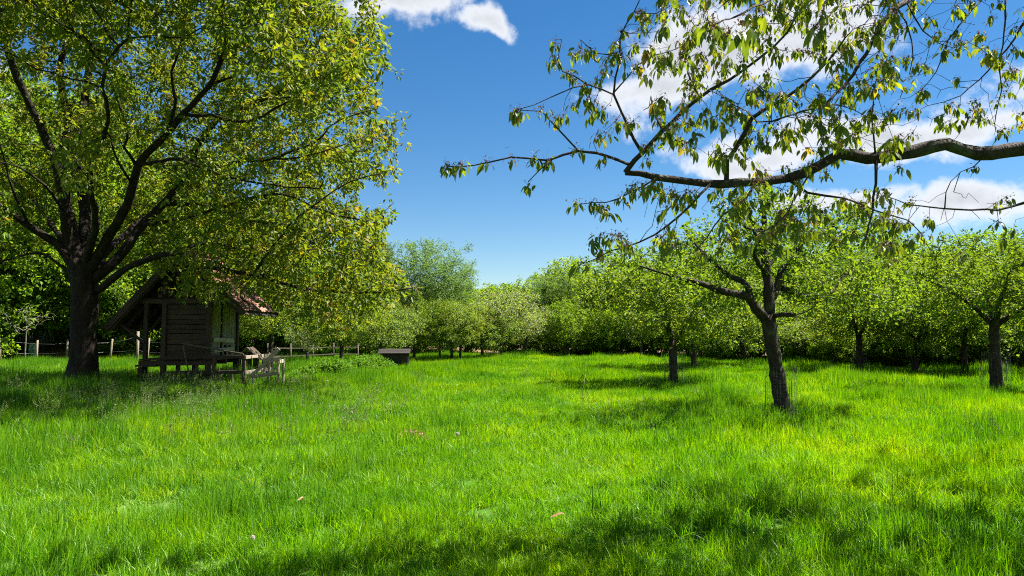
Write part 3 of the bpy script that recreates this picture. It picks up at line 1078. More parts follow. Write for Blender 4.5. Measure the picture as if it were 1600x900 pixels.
OG = 'orchard fruit trees'
for row in [
    ('apple_a', 1050, 22.5, 372, 'short broad orchard tree left of the forked one, thick straight trunk with wire sleeve', 1.0, .4),
    ('apple_c', 1553, 19.5, 352, 'dark-trunked orchard tree with full green crown at the right edge of the meadow', 1.0, 1.0),
    ('apple_a', 1084, 31, 415, 'orchard tree with slanting trunk behind the short broad one', 1.0, 2.2),
    ('apple_b', 1168, 33, 420, 'orchard tree hidden behind the forked trunk, leafy crown low over the meadow', 1.0, 3.0),
    ('apple_a', 1340, 28.5, 400, 'orchard tree on a grey trunk between the forked tree and the right edge', 1.1, 4.2),
    ('apple_b', 1427, 27.5, 405, 'slim-trunked orchard tree just right of the grey-trunked one', 1.0, .8),
    ('apple_a', 1505, 26.0, 392, 'orchard tree standing close behind the dark-trunked one at the right', 1.0, 2.9),
    ('apple_b', 1640, 25, 380, 'orchard tree cut off by the right edge of the picture', 1.1, 5),
    ('blossom', 1262, 35, 490, 'low whitish blossoming tree behind the forked trunk', 1.35, 1),
    ('blossom', 1296, 33.5, 497, 'small whitish blossoming tree beside the larger one, left of the grey trunk', 1.3, 3),
    ('blossom', 822, 46, 468, 'pinkish blossoming orchard tree in the middle of the far row', 1.0, 2),
    ('blossom', 782, 44.5, 446, 'tall pale blossoming orchard tree with slanting trunk in the far row', 1.05, .4),
    ('apple_b', 755, 43, 470, 'orchard tree with dark short trunk left of the tall blossoming one', .95, 1.9),
    ('apple_a', 720, 41, 468, 'slim orchard tree next to the thick grey trunk in the far row', .8, 3.3),
    ('apple_b', 706, 40, 462, 'thick grey-trunked orchard tree in the far row left of centre', .8, 4.7),
    ('blossom', 687, 42, 478, 'thin-stemmed pale orchard tree right of the covered trough', .85, .2),
    ('apple_a', 647, 39, 462, 'orchard tree with stout dark trunk right beside the covered trough', .9, 5.5),
    ('apple_b', 600, 36, 455, 'orchard tree standing directly behind the covered trough', .95, 2.4),
    ('apple_a', 577, 40, 470, 'orchard tree behind the weeds left of the covered trough', 1.0, 1.2),
    ('apple_a', 535, 32, 440, 'grey-trunked orchard tree between the hut and the covered trough', 1.0, 3.9),
    ('blossom', 481, 37, 478, 'thin young orchard tree right of the hut before the brown bank', .9, 5.1),
    ('apple_b', 838, 48, 490, 'small orchard tree just right of the pinkish blossoming one', .9, .9),
    ('apple_a', 870, 49, 478, 'rounded orchard tree at the foot of the tall wood near the centre', 1.0, 2.6),
    ('blossom', 1002, 45, 470, 'slender orchard tree on a dark stem left of the short broad one', 1.1, 1.5),
    ('apple_b', 935, 50, 488, 'small leafy orchard tree before the wood right of centre', 1.0, 4.4),
    ('apple_c', 425, 27, 425, 'orchard tree whose bare trunk stands right behind the hut', 1.0, 4.1),
]:
    k, px, d, ty, lab, wide, rz = row
    place_tree(k, px, d, ty, lab, OG, 'apple_tree' if k != 'blossom' else 'blossoming_tree', wide, rz)

for (px, d, h, lab) in [(884, 46, 3.8, 'bright rounded shrub left of the others at the foot of the wood, right of centre'),
                       (920, 48.5, 3.4, 'rounded shrub second from the left at the foot of the wood, right of centre'),
                       (955, 46.5, 3.9, 'rounded shrub third from the left at the foot of the wood, right of centre'),
                       (1022, 47.5, 3.6, 'rounded shrub seen just left of the short broad orchard trunk'),
                       (1128, 38, 3.0, 'rounded shrub between the short broad trunk and the forked trunk'),
                       (1306, 32.5, 2.4, 'low shrub in front of the hedge left of the grey trunk'),
                       (1384, 31.5, 2.3, 'low shrub in front of the hedge between the grey and the slim trunk'),
                       (1462, 30, 2.3, 'low shrub in front of the hedge right of the slim trunk')]:
    place_tree('round', px, d, 0, lab, 'bushes along the edge of the meadow', 'shrub', 1.05, None, 'shrub', height=h)

WG = 'trees of the wood behind the meadow'
WOOD = [
    # centre
    ('grey', 660, 57, 384, 'tall grey-green tree rising highest left of the gap of sky', 1.35),
    ('broad_b', 612, 60, 428, 'green wood tree just left of the tall grey-green one', 1.2),
    ('dark', 592, 78, 376, 'dark tree on the slope, its top showing left of the tall grey-green one', 1.0),
    ('dark', 566, 74, 384, 'dark brownish-topped tree on the slope above the cherry boughs', 1.0),
    ('round', 700, 62, 444, 'bright round wood tree right of the tall grey-green one', 1.5),
    ('broad_b', 730, 68, 450, 'bright wood tree under the far hill, left of the lowest skyline', 1.5),
    ('round', 765, 64, 455, 'low wood tree at the lowest point of the skyline', 1.6),
    ('round', 792, 66, 449, 'low bright wood tree right of the lowest point of the skyline', 1.4),
    ('broad_b', 826, 62, 436, 'wood tree with pointed top where the skyline rises to the right', 1.3),
    ('grey', 858, 58, 440, 'grey-green tree in front where the wood begins to rise', 1.1),
    ('broad', 880, 64, 411, 'high rounded wood tree right of centre against the sky', 1.4),
    ('dark', 905, 58, 428, 'darker wood tree right below the high rounded one', 1.2),
    ('broad_b', 925, 66, 412, 'bright wood tree under the tip of the hanging twig', 1.5),
    ('broad', 962, 60, 412, 'broad bright wood tree left of the short orchard tree', 1.4),
    ('dark', 985, 54, 440, 'dark wood tree in shade behind the short orchard tree', 1.3),
    ('broad_b', 1020, 56, 408, 'bright wood tree above the short orchard tree', 1.5),
    ('broad', 1075, 52, 398, 'broad wood tree behind the slanting trunk', 1.4),
    ('dark', 1125, 48, 408, 'dark wood tree behind the low crown left of the fork', 1.4),
    ('broad', 1175, 50, 385, 'tall wood tree right behind the fork of the near trunk', 1.3),
    ('broad_b', 1235, 46, 392, 'bright wood tree right of the fork of the near trunk', 1.5),
    ('broad', 1290, 44, 372, 'tall bright wood tree behind the white blossom', 1.3),
    ('dark', 1335, 41, 392, 'dark wood tree above the grey trunk', 1.3),
    ('broad', 1385, 42, 372, 'broad bright wood tree above the slim trunk', 1.3),
    ('broad_b', 1440, 38, 380, 'wood tree on the right with yellowish leaves over the dark hedge', 1.4),
    ('dark', 1490, 36, 388, 'dark wood tree behind the right-hand orchard trunk', 1.4),
    ('broad', 1545, 38, 366, 'tall wood tree at the right edge above the dark trunk', 1.3),
    ('broad_b', 1610, 35, 370, 'wood tree cut by the right edge of the picture', 1.4),
    ('broad', 1690, 36, 360, 'wood tree standing beyond the right edge of the picture', 1.3),
    # left
    ('broad', 20, 40, 110, 'very tall bright wood tree at the far left behind the fence', 1.0),
    ('broad_b', -60, 36, 160, 'tall wood tree cut by the left edge of the picture', 1.1),
    ('broad', 95, 44, 130, 'very tall bright wood tree behind the cherry trunk', 1.0),
    ('broad', 165, 42, 180, 'tall bright wood tree between the cherry trunk and the hut', 1.0),
    ('broad_b', 230, 46, 210, 'tall wood tree behind the hut roof on the left', 1.1),
    ('broad', 295, 44, 255, 'tall wood tree behind the ridge of the hut', 1.0),
    ('dark', 350, 50, 290, 'dark tall wood tree behind the right slope of the hut roof', 1.2),
    ('broad', 405, 46, 320, 'bright wood tree right of the hut roof behind the boughs', 1.1),
    ('broad_b', 455, 52, 345, 'wood tree above the pale hay rack', 1.3),
    ('dark', 500, 56, 372, 'dark wood tree above the thin young orchard tree', 1.3),
    ('broad', 545, 54, 392, 'bright wood tree above the grey-trunked orchard tree', 1.1),
    ('broad', -130, 42, 120, 'wood tree standing beyond the left edge of the picture', 1.0),
    ('round', -30, 38.5, 330, 'low bright leafy tree at the left edge just behind the fence', 1.1),
    ('round', 58, 39.5, 345, 'low bright leafy tree behind the thin staked tree', 1.0),
    ('broad_b', 130, 40, 300, 'bright leafy tree filling the gap behind the cherry trunk', 1.1),
    ('round', 205, 40.5, 360, 'low bright leafy tree above the left eave of the hut', 1.1),
    ('round', 395, 42, 400, 'low bright leafy tree right behind the hut roof', 1.2),
    ('round', 470, 45, 420, 'low bright leafy tree behind the rail fence', 1.2),
]
for (k, px, d, ty, lab, wide) in WOOD:
    place_tree(k, px, d, ty - (0 if px < 560 else 11), lab, WG, 'wood_tree', wide)

HG = 'bushes along the edge of the meadow'
HEDGE = [
    (-20, 38, 2.6, 'leftmost bush, cut by the picture edge behind the fence'),
    (40, 41, 3.2, 'dark bush behind the thin staked tree'),
    (100, 43, 3.4, 'bush in the shade behind the fence left of the cherry trunk'),
    (165, 42, 3.0, 'bush between the cherry trunk and the hut'),
    (205, 40, 2.6, 'bush seen under the left eave of the hut'),
    (320, 40, 2.8, 'bush hidden behind the hut wall'),
    (400, 43, 2.8, 'bush right of the hut behind the little coop'),
    (450, 45, 3.0, 'bush behind the rail fence right of the hut'),
    (505, 47, 3.0, 'bush on the brown bank behind the young orchard tree'),
    (560, 48, 2.8, 'bush behind the weeds left of the covered trough'),
    (610, 50, 3.0, 'bush behind the covered trough'),
    (665, 52, 3.0, 'bush under the tall grey-green tree'),
    (735, 54, 2.8, 'bush behind the short dark trunk in the far row'),
    (800, 55, 2.8, 'bush under the lowest skyline between the blossoming trees'),
    (850, 54, 3.2, 'bush right of the pinkish blossoming tree'),
    (900, 53, 3.4, 'bush at the foot of the wood under the high rounded tree'),
    (950, 52, 3.0, 'low bush at the meadow edge right of centre'),
    (1000, 50, 3.2, 'dark bush behind the slender stem'),
    (1040, 48, 2.8, 'bush directly behind the short broad orchard tree'),
    (1095, 46, 3.2, 'shaded bush behind the slanting trunk'),
    (1140, 43, 3.0, 'shaded bush left of the forked trunk'),
    (1185, 41, 3.0, 'dark bush just left of the leaning trunk foot'),
    (1235, 40, 3.0, 'dark bush just right of the leaning trunk'),
    (1285, 38, 2.8, 'dark bush under the white blossom'),
    (1325, 36, 2.8, 'dark bush left of the grey trunk'),
    (1368, 35, 2.8, 'dark bush right of the grey trunk'),
    (1410, 34, 2.6, 'low hedge bush at the slim trunk'),
    (1452, 33, 2.6, 'leafy hedge bush right of the slim trunk'),
    (1495, 32.5, 2.8, 'dark hedge bush behind the right-hand orchard trunk'),
    (1535, 32, 2.6, 'hedge bush just left of the dark trunk at the right edge'),
    (1580, 32, 2.8, 'hedge bush right of the dark trunk'),
    (1630, 31, 2.8, 'hedge bush cut by the right edge of the picture'),
]
for i, (px, d, h, lab) in enumerate(HEDGE):
    place_tree('bush_b' if i % 4 else 'bush', px, d + (1.2 if px < 540 else -1.8), 0, lab, HG, 'bush', 1.3, None, 'bush', height=h * (.8 + .35 * ((i * 7) % 5) / 4))


# ------------------------------------------------------------------ the near cherry whose bough hangs in from the right
def near_cherry():
    base = np.array([7.6, 6.6, gz(7.6, 6.6) - .05])
    root = empty('cherry_tree', base, 'near cherry tree reaching its dark bough and hanging leaf clusters in from the right', 'tree')

    def T(d0, d1, *p):
        n = len(p)
        return [at(x, y, d0 + (d1 - d0) * i / max(1, n - 1)) - base for i, (x, y) in enumerate(p)]
    trunk = [np.array([0, 0, 0.]), np.array([-.02, 0, .9]), np.array([-.08, 0, 1.8]), np.array([-.05, .05, 2.6])]
    bough_start = [np.array([-.06, 0, 2.0]), np.array([-.9, -.1, 2.55])]
    limbs = [
        (trunk, .26, .21),
        (bough_start + T(6.3, 5.9, (1680, 222), (1600, 232), (1530, 240), (1480, 226), (1440, 233), (1380, 246), (1312, 243), (1270, 262), (1230, 279), (1180, 284), (1100, 287), (1028, 277), (977, 270)), .125, .024),
        (T(5.9, 5.6, (977, 270), (990, 253), (1032, 209), (1068, 172), (1092, 152), (1138, 125), (1185, 92), (1230, 50), (1262, -10)), .022, .006),
        (T(5.9, 5.5, (985, 258), (962, 249), (933, 240), (904, 236), (856, 249), (797, 245), (742, 257), (698, 260)), .014, .0035),
        (T(5.6, 5.5, (862, 250), (845, 265), (825, 284)), .006, .003),
        (T(5.65, 5.4, (904, 236), (878, 205), (845, 176), (812, 172)), .008, .003),
        (T(5.85, 5.7, (1003, 238), (990, 216), (970, 176), (957, 147), (962, 121), (970, 95), (968, 59), (992, 18), (1006, -14)), .015, .004),
        (T(5.75, 5.5, (957, 147), (918, 132), (878, 110), (871, 95), (878, 62)), .008, .003),
        (T(5.65, 5.4, (918, 132), (895, 138), (863, 150), (834, 165), (806, 172)), .006, .003),
        (T(5.75, 5.9, (957, 147), (978, 122), (995, 103), (1024, 86), (1065, 73)), .007, .003),
        (T(5.7, 5.6, (972, 92), (950, 86), (929, 81), (907, 62)), .006, .003),
        (T(5.7, 5.8, (970, 48), (985, 52), (1010, 51)), .005, .003),
        (T(5.75, 5.9, (1036, 205), (1027, 185), (1020, 165), (1017, 150)), .009, .004),
        (T(5.7, 5.9, (1092, 152), (1080, 125), (1072, 103), (1069, 80)), .010, .004),
        (T(6.0, 5.6, (1135, 284), (1135, 250), (1148, 235), (1165, 205), (1175, 185), (1205, 165), (1250, 140), (1290, 100), (1320, 60)), .022, .007),
        (T(6.05, 5.0, (1420, 0), (1393, 18), (1371, 51), (1342, 99), (1320, 132), (1291, 161), (1250, 175), (1205, 190)), .026, .006),
        (T(6.1, 6.1, (1368, 245), (1364, 210), (1362, 183), (1366, 139), (1372, 100)), .009, .004),
        (T(6.1, 5.9, (1369, 248), (1368, 286), (1364, 330), (1352, 376)), .015, .006),
        (T(6.6, 6.2, (1540, -10), (1520, 15), (1503, 33), (1481, 66), (1470, 100), (1440, 140)), .010, .003),
        (T(6.4, 6.2, (1572, -10), (1568, 50), (1562, 106), (1566, 139), (1552, 194), (1556, 205)), .009, .003),
        (T(6.2, 6.0, (1400, 10), (1415, 35), (1426, 66), (1425, 90), (1421, 116)), .008, .003),
        (T(6.2, 6.0, (1415, 0), (1428, 28), (1441, 48), (1467, 68), (1490, 75)), .008, .003),
        (T(6.6, 6.6, (1610, 20), (1585, 60), (1545, 110), (1500, 150), (1450, 165)), .012, .003),
        (T(6.6, 6.3, (1640, 300), (1600, 317), (1558, 328), (1474, 326), (1420, 320), (1380, 305)), .014, .004),
        (T(6.4, 6.4, (1476, 326), (1479, 300), (1486, 285), (1502, 268)), .006, .003),
        (T(6.3, 6.3, (1540, 242), (1520, 260), (1500, 270), (1490, 300)), .006, .003),
        (T(5.9, 5.3, (1110, 288), (1080, 320), (1045, 352), (1000, 378), (953, 393), (933, 404), (915, 411)), .012, .003),
        (T(5.9, 5.6, (1028, 277), (985, 300), (950, 315), (900, 320)), .008, .003),
        (T(6.0, 5.5, (1180, 284), (1165, 310), (1130, 335), (1105, 370), (1085, 395)), .011, .003),
        (T(6.0, 5.8, (1230, 280), (1260, 300), (1320, 310), (1370, 330), (1420, 345), (1450, 385)), .012, .003),
        (T(6.0, 5.7, (1270, 264), (1240, 310), (1225, 340), (1190, 365)), .010, .003),
        # the very near twig at the top
        (T(4.2, 3.1, (1290, -60), (1240, -25), (1190, 5), (1150, 25), (1115, 40)), .010, .004),
        (T(4.0, 3.3, (1330, -60), (1300, -20), (1285, 20), (1275, 40)), .009, .004),
        # boughs above and beyond the picture, carrying the rest of the crown
        ([np.array([-.06, 0, 2.4]), np.array([-.6, -.2, 3.6]), np.array([-1.6, -.5, 5.0]), np.array([-2.8, -1.0, 6.0])], .13, .03),
        ([np.array([-.05, 0.05, 2.5]), np.array([.2, .6, 4.0]), np.array([-.2, 1.4, 5.6]), np.array([-.8, 2.0, 6.8])], .13, .03),
        ([np.array([-.05, 0, 2.45]), np.array([.9, -.2, 3.4]), np.array([2.2, -.3, 4.4]), np.array([3.4, 0, 5.0])], .12, .03),
        ([np.array([-.05, 0, 2.3]), np.array([-.3, -1.0, 3.0]), np.array([-.6, -2.2, 3.8]), np.array([-1.0, -3.4, 4.4])], .11, .03),
        ([np.array([-.6, -.2, 3.6]), np.array([-1.4, .3, 4.9]), np.array([-2.2, .4, 5.3])] + T(6.5, 6.3, (1500, -110), (1440, -30), (1420, 0)), .06, .026),
    ]
    # twigs in view round the traced boughs
    A = []
    for (x0, y0, x1, y1, n, d0, d1) in [(1010, -40, 1420, 240, 800, 4.6, 6.8), (1400, -40, 1620, 215, 170, 5.6, 7.4), (990, 275, 1420, 395, 230, 5.0, 6.6),
                                        (1380, 290, 1620, 420, 45, 5.8, 7), (860, 40, 1010, 250, 110, 5.4, 6.0), (910, 290, 1010, 400, 25, 5.2, 5.8)]:
        for k in range(n):
            A.append(at(rng.uniform(x0, x1), rng.uniform(y0, y1), rng.uniform(d0, d1)) - base)
    # crown outside the picture
    B = ellipsoid_points(1700, (-.3, -.2, 5.2), (4.6, 4.6, 2.7), .5)
    px, py, fw = proj(B + base)
    inside = (fw > 0) & (px < 1640) & (py > -40)
    B = B[~inside & (np.linalg.norm(B + base - CAM, axis=1) > 2.6) & (B[:, 2] > 2.4) & ((B + base)[:, 0] > 1.0) & (((B + base)[:, 1] < 5.2) | (rng.random(len(B)) < .3))]
    B2 = np.stack([rng.uniform(.6, 5.8, 1300), rng.uniform(3.2, 6.4, 1300), rng.uniform(4.8, 6.8, 1300)], 1)
    qx, qy, _f = proj(B2)
    B2 = B2[(qy < -45) & (np.sin(B2[:, 0] * 3.1) * np.sin(B2[:, 1] * 2.7 + 1) < .25)] - base
    A = np.concatenate([np.array(A), B, B2])
    P, par, rad, ns, tubes, has = tree_skeleton(limbs, A, .11, 2.5, .16, tip=.0022, power=2.4, trop=(0, 0, -.10), jit=.25)
    for li, (path, rr) in enumerate(tubes):
        sp = Soup()
        if li == 0:
            sp.add(*tube(path, rr, 16, rough=.05, flare=.3))
            link('trunk', sp.mesh('trunk', M['bark_near']), root)
        else:
            sp.add(*tube(path, rr, 10 if rr[0] > .05 else 6, rough=.11 if li == 1 else .07))
            link('limb' if rr[0] > .02 else 'branch', sp.mesh('limb', M['bark_near']), root)
    sp = tree_wood(P, par, rad, ns, .008)
    link('twigs', sp.mesh('twigs', M['bark_near']), root, kind='stuff')
    # spurs: on thin twigs, each a short stub with a hanging bunch of leaves and withered flower stalks
    spots = []
    W = P + base
    px, py, fw = proj(W)
    thin = np.where((rad < .0085))[0]
    for i in thin:
        vis = (fw[i] > 0) and (-60 < px[i] < 1660) and (-60 < py[i] < 950)
        last = not has[i]
        prob = .82 if last else (.36 if vis else .5)
        if vis and px[i] < 1000 and not last:
            prob = .50
        if vis and px[i] > 1420:
            prob *= .5
        if rng.random() < prob:
            spots.append(P[i] + rng.normal(size=3) * .012)
    for (qx, qy, qd) in [(1140, 50, 3.0), (1118, 42, 3.05), (1158, 36, 3.2), (1185, 15, 3.5), (1276, 42, 3.3), (1286, 18, 3.5), (1225, -12, 3.8), (700, 259, 5.5), (722, 257, 5.5), (760, 253, 5.5), (808, 172, 5.4)]:
        spots.append(at(qx, qy, qd) - base)
    spots = np.array(spots)
    ncl = len(spots)
    per = rng.integers(6, 13, ncl)
    who = np.repeat(np.arange(ncl), per)
    n = len(who)
    ang = rng.uniform(0, 6.283, n)
    out = np.stack([np.cos(ang), np.sin(ang), np.zeros(n)], 1)
    axis = norm(out * rng.uniform(.2, .8, (n, 1)) + np.array([0, 0, -1.0]) * rng.uniform(.5, 1.2, (n, 1)) + rng.normal(size=(n, 3)) * .15)
    nrm = norm(out * .7 + np.array([0, 0, .55]) + rng.normal(size=(n, 3)) * .35)
    pos = spots[who] + axis * .02 + rng.normal(size=(n, 3)) * np.array([.026, .026, .012])
    size = rng.uniform(.75, 1.15, ncl)[who]
    L = .073 * size * (1 + .26 * rng.normal(size=n)).clip(.45, 1.5)
    tone = (.5 * rng.random(ncl)[who] + .5 * rng.random(n)).clip(0, 1)
    lp, lpy, lf = proj(pos + base)
    vis = (lf > 0) & (lp > -20) & (lp < 1620) & (lpy > -20) & (lpy < 920)
    L = np.where(vis, L, L * 1.45)  # leaves out of view enlarged to deepen the shade on the foreground
    s_ = norm(np.cross(nrm, axis))
    nn = np.cross(axis, s_)
    view = norm(CAM - (pos + base))
    shown = np.where(vis, L ** 2 / np.maximum(lf, .1) ** 2 * np.maximum(np.abs((nn * view).sum(1)), .15), 0)
    order = np.argsort(-shown)
    big = order[:300]
    rest = order[300:]
    V, Fc, k = leaf_geo(pos[rest], axis[rest], nrm[rest], L[rest], .38, LEAF12)
    link('foliage', mesh_np('foliage', V, Fc, M['near_leaf'], {'rnd': np.repeat(tone[rest], k)}, smooth=True), root, kind='stuff')
    variants = []
    for q in range(14):
        t = LEAF12[0].copy()
        t[:, 1] *= .38 * random.uniform(.85, 1.15)
        t[:, 2] *= random.uniform(.4, 1.9)
        t[:, 2] += .03 * np.sin(t[:, 0] * random.uniform(2, 6) + q)
        t[0, 2] = 0
        variants.append(mesh_np('leaf', t, LEAF12[1], M['near_leaf'], {'rnd': np.full(len(t), (q + .5) / 14)}, smooth=True))
    for i in big:
        o = link('leaf', variants[int(tone[i] * 13.99)], root)
        a, s2, n2 = axis[i], s_[i], nn[i]
        m = Matrix(((a[0], s2[0], n2[0]), (a[1], s2[1], n2[1]), (a[2], s2[2], n2[2]))).to_4x4()
        o.matrix_local = Matrix.Translation(pos[i]) @ m @ Matrix.Scale(L[i], 4)
    # withered flower stalks
    per = 13
    who = np.repeat(np.arange(ncl), per)
    n = len(who)
    ax = norm(rand_unit(n) + np.array([0, 0, -.35]))
    Ls = rng.uniform(.02, .05, n)
    A0 = spots[who] + rng.normal(size=(n, 3)) * .018
    B0 = A0 + ax * Ls[:, None]
    V1, f1 = thin_edges(A0, B0, np.full(n, .0009), np.full(n, .0007))
    V2, f2, k2 = leaf_geo(B0, rand_unit(n), rand_unit(n), rng.uniform(.010, .02, n), .7, LEAF2)
    V3, f3, k3 = leaf_geo(spots[who], rand_unit(n), rand_unit(n), rng.uniform(.010, .02, n), .6, LEAF2)
    rn = np.concatenate([np.repeat(rng.random(n), 6), np.repeat(rng.random(n), k2), np.repeat(rng.random(n), k3)])
    me = mesh_np('flower_stalks', np.concatenate([V1, V2, V3]), [f1, np.concatenate([f2 + len(V1), f3 + len(V1) + len(V2)])], M['stalk'], {'rnd': rn})
    link('flower_stalks', me, root, kind='stuff')
    # stubs joining each bunch to its twig are short enough to be part of the twig mesh
    print('near cherry nodes', len(P), 'clusters', ncl, 'visible leaves', int(vis.sum()))


near_cherry()


# ------------------------------------------------------------------ the wooden hut
def hut():
    ox, oy = -9.15, 21.6
    oz = gz(ox, oy)
    root = empty('wooden_hut', (ox, oy, oz), 'old dark wooden hut on stilts with red tiled gable roof beside the cherry trunk', 'hut')
    D, G, Pl = M['wood_dark'], M['wood_grey'], M['wood_pale']
    x0, x1, y0, y1 = -.63, .62, -1.0, 1.05
    zf, zt = .82, 2.35
    px_, pz = -.1, 3.85        # ridge
    el, er = -2.05, 1.70       # eaves
    ezl, ezr = 1.69, 2.12
    ry0, ry1 = -1.35, 1.42

    def roof_z(x):
        return pz + (ezl - pz) * (x - px_) / (el - px_) if x < px_ else pz + (ezr - pz) * (x - px_) / (er - px_)
    # stilts and posts
    for (x, y) in [(x0, y0), (x1, y0), (x0, y1), (x1, y1)]:
        beam('post', (x, y, -.1), (x, y, roof_z(x) - .16), .13, .13, D, root)
    for (x, y) in [(-1.15, y0), (-1.15, y1)]:
        beam('post', (x, y, -.1), (x, y, roof_z(x) - .16), .11, .11, D, root)
    # floor frame
    for y in (y0 - .02, .02, y1 - .02):
        beam('floor_beam', (-1.3, y, zf - .12), (x1 + .12, y, zf - .12), .11, .14, D, root)
    x = -1.28
    while x < x1 + .1:
        w = random.uniform(.13, .17)
        beam('floor_plank', (x + w / 2, y0 - .1, zf - .028), (x + w / 2, y1 + .1, zf - .028), w - .012, .035, D, root, jit=.003)
        x += w
    # tie beams
    for y in (y0, y1):
        beam('tie_beam', (-1.3, y, zt + .08), (x1 + .35, y, zt + .08), .12, .14, D, root)
    for x in (x0, x1):
        beam('wall_plate', (x, y0 - .3, zt + .22), (x, y1 + .3, zt + .22), .12, .12, D, root)
    # front wall: horizontal boards between the posts
    z = zf + .03
    while z < zt - .02:
        w = random.uniform(.12, .19)
        if z + w > zt:
            w = zt - z
        beam('wall_plank', (x0 + .07, y0 + .02 + random.uniform(-.008, .008), z + w / 2), (x1 - .07, y0 + .02 + random.uniform(-.008, .008), z + w / 2), .028, w - .012, D, root)
        z += w
    # gable boards, upright, above the tie beam
    x = -.6
    while x < .6:
        w = random.uniform(.12, .17)
        top = roof_z(x + w / 2) - .22
        if top > zt + .3:
            beam('gable_plank', (x + w / 2, y0 + .03, zt + .16), (x + w / 2, y0 + .03, top), .025, w - .012, D, root, up=(0, 1, 0))
        x += w
    # right wall: upright weathered boards, sunlight put into their paler wood, one missing, a hatch
    y = y0 + .08
    k = 0
    while y < y1 - .1:
        w = random.uniform(.14, .2)
        if k not in (4,):
            lowz = zf + .02 + (random.uniform(.2, .5) if k in (6, 8) else 0)
            beam('wall_plank', (x1 - .01 + random.uniform(-.008, .008), y + w / 2, lowz), (x1 - .01, y + w / 2, zt + .12), w - .014, .028, G, root, up=(1, 0, 0))
        y += w
        k += 1
    beam('hatch_board', (x1 + .03, y0 + .25, 1.34), (x1 + .03, y1 - .3, 1.30), .03, .13, Pl, root)
    beam('hatch_board', (x1 + .03, y0 + .3, 1.02), (x1 + .03, y1 - .25, 1.06), .03, .11, Pl, root)
    # left and back walls
    for yy, xa, xb in ((y1 - .01, x0 + .07, x1 - .07),):
        z = zf + .03
        while z < zt:
            beam('wall_plank', (xa, yy, z + .08), (xb, yy, z + .08), .028, .15, D, root)
            z += .165
    y = y0 + .08
    while y < y1 - .1:
        beam('wall_plank', (x0 + .01, y + .09, zf + .02), (x0 + .01, y + .09, zt + .12), .165, .028, D, root, up=(1, 0, 0))
        y += .18
    # rafters
    for y in np.linspace(ry0 + .06, ry1 - .06, 5):
        beam('rafter', (px_ - .03, y, pz - .13), (el + .06, y, ezl - .06), .07, .10, D, root)
        beam('rafter', (px_ + .03, y, pz - .13), (er - .06, y, ezr - .06), .07, .10, D, root)
    # barge boards on the front and back verge
    for y in (ry0 - .02, ry1 + .02):
        beam('barge_board', (px_ - .02, y, pz - .07), (el - .05, y, ezl - .05), .025, .17, D, root)
        beam('barge_board', (px_ + .02, y, pz - .07), (er + .05, y, ezr - .05), .025, .17, D, root)
    # boarding under the tiles
    for (ex, ez, sgn) in ((el, ezl, -1), (er, ezr, 1)):
        a = Vector((px_, 0, pz - .05))
        b = Vector((ex, 0, ez - .02))
        dv = (b - a)
        Ls = dv.length
        dv.normalize()
        nrm_ = Vector((-dv.z * sgn, 0, dv.x * sgn))
        if nrm_.z < 0:
            nrm_ = -nrm_
        s = .02
        while s < Ls - .05:
            w = .17
            c = a + dv * (s + w / 2)
            beam('roof_board', (c.x, ry0, c.z), (c.x, ry1, c.z), w - .015, .022, D, root, up=nrm_)
            s += w
        # tiles: one rounded clay tile mesh, laid in courses
        tv, tf = [], []
        for i in range(7):
            u = i / 6
            yy = (u - .5) * .235
            hz = .028 * math.cos((u - .5) * math.pi) ** .8 if 0 < i < 6 else 0
            for (xx, zz) in ((-.19, .0), (.19, .022)):
                tv.append((xx, yy, hz + zz))
                tv.append((xx, yy, hz + zz - .014))
        for i in range(6):
            a0 = i * 4
            b0 = a0 + 4
            tf += [(a0, b0, b0 + 2, a0 + 2), (a0 + 1, a0 + 3, b0 + 3, b0 + 1), (a0 + 2, b0 + 2, b0 + 3, a0 + 3), (a0, a0 + 1, b0 + 1, b0)]
        me = bpy.data.meshes.new('roof_tile')
        me.from_pydata(tv, [], tf)
        me.materials.append(M['tile'])
        rows = int(Ls / .30) + 1
        cols = int((ry1 - ry0) / .235) + 1
        for r in range(rows):
            for c_ in range(cols):
                if sgn > 0 and (r, c_) in ((6, 3), (2, 7)):
                    continue
                s = .17 + r * .30
                if s > Ls + .05:
                    continue
                o = link('roof_tile', me, root)
                xv = dv
                yv = Vector((0, 1, 0))
                zv = xv.cross(yv)
                if zv.z < 0:
                    yv = -yv
                    zv = -zv
                p = a + dv * s + nrm_ * (.045 + random.uniform(-.006, .008))
                p.y = ry0 + .11 + c_ * .235 + random.uniform(-.012, .012)
                tilt = Matrix.Rotation(random.gauss(0, .03), 4, 'Z') @ Matrix.Rotation(random.gauss(0, .025), 4, 'Y')
                o.matrix_local = Matrix.Translation(p) @ Matrix((xv, yv, zv)).transposed().to_4x4() @ tilt
    for i in range(9):
        y = ry0 + .15 + i * .31
        sp = Soup()
        ang = np.linspace(-.2, math.pi + .2, 8)
        V = []
        for yy, rr in ((-.17, .10), (.17, .115)):
            for t in ang:
                V.append((math.cos(t) * rr, yy, math.sin(t) * rr * .8))
        q = np.array([[j, j + 1, j + 9, j + 8] for j in range(7)])
        me = mesh_np('ridge_tile', np.array(V), q, M['tile'], smooth=True)
        o = link('ridge_tile', me, root, (px_ + random.uniform(-.01, .01), y, pz + .0))
        o.rotation_euler = (random.gauss(0, .03), 0, random.gauss(0, .04))
    # brace and the leaning pole in front
    beam('brace', (-1.15, y0 - .06, 1.25), (-1.95, y0 - .06, 1.85), .06, .07, D, root)
    beam('pole', (.02, y0 - .28, 1.18), (.36, y0 - .42, .12), .035, .035, M['wood_mid'], root)
    beam('pole', (-.02, y0 - .22, 1.24), (1.72, y0 - .3, .95), .035, .04, M['wood_mid'], root)
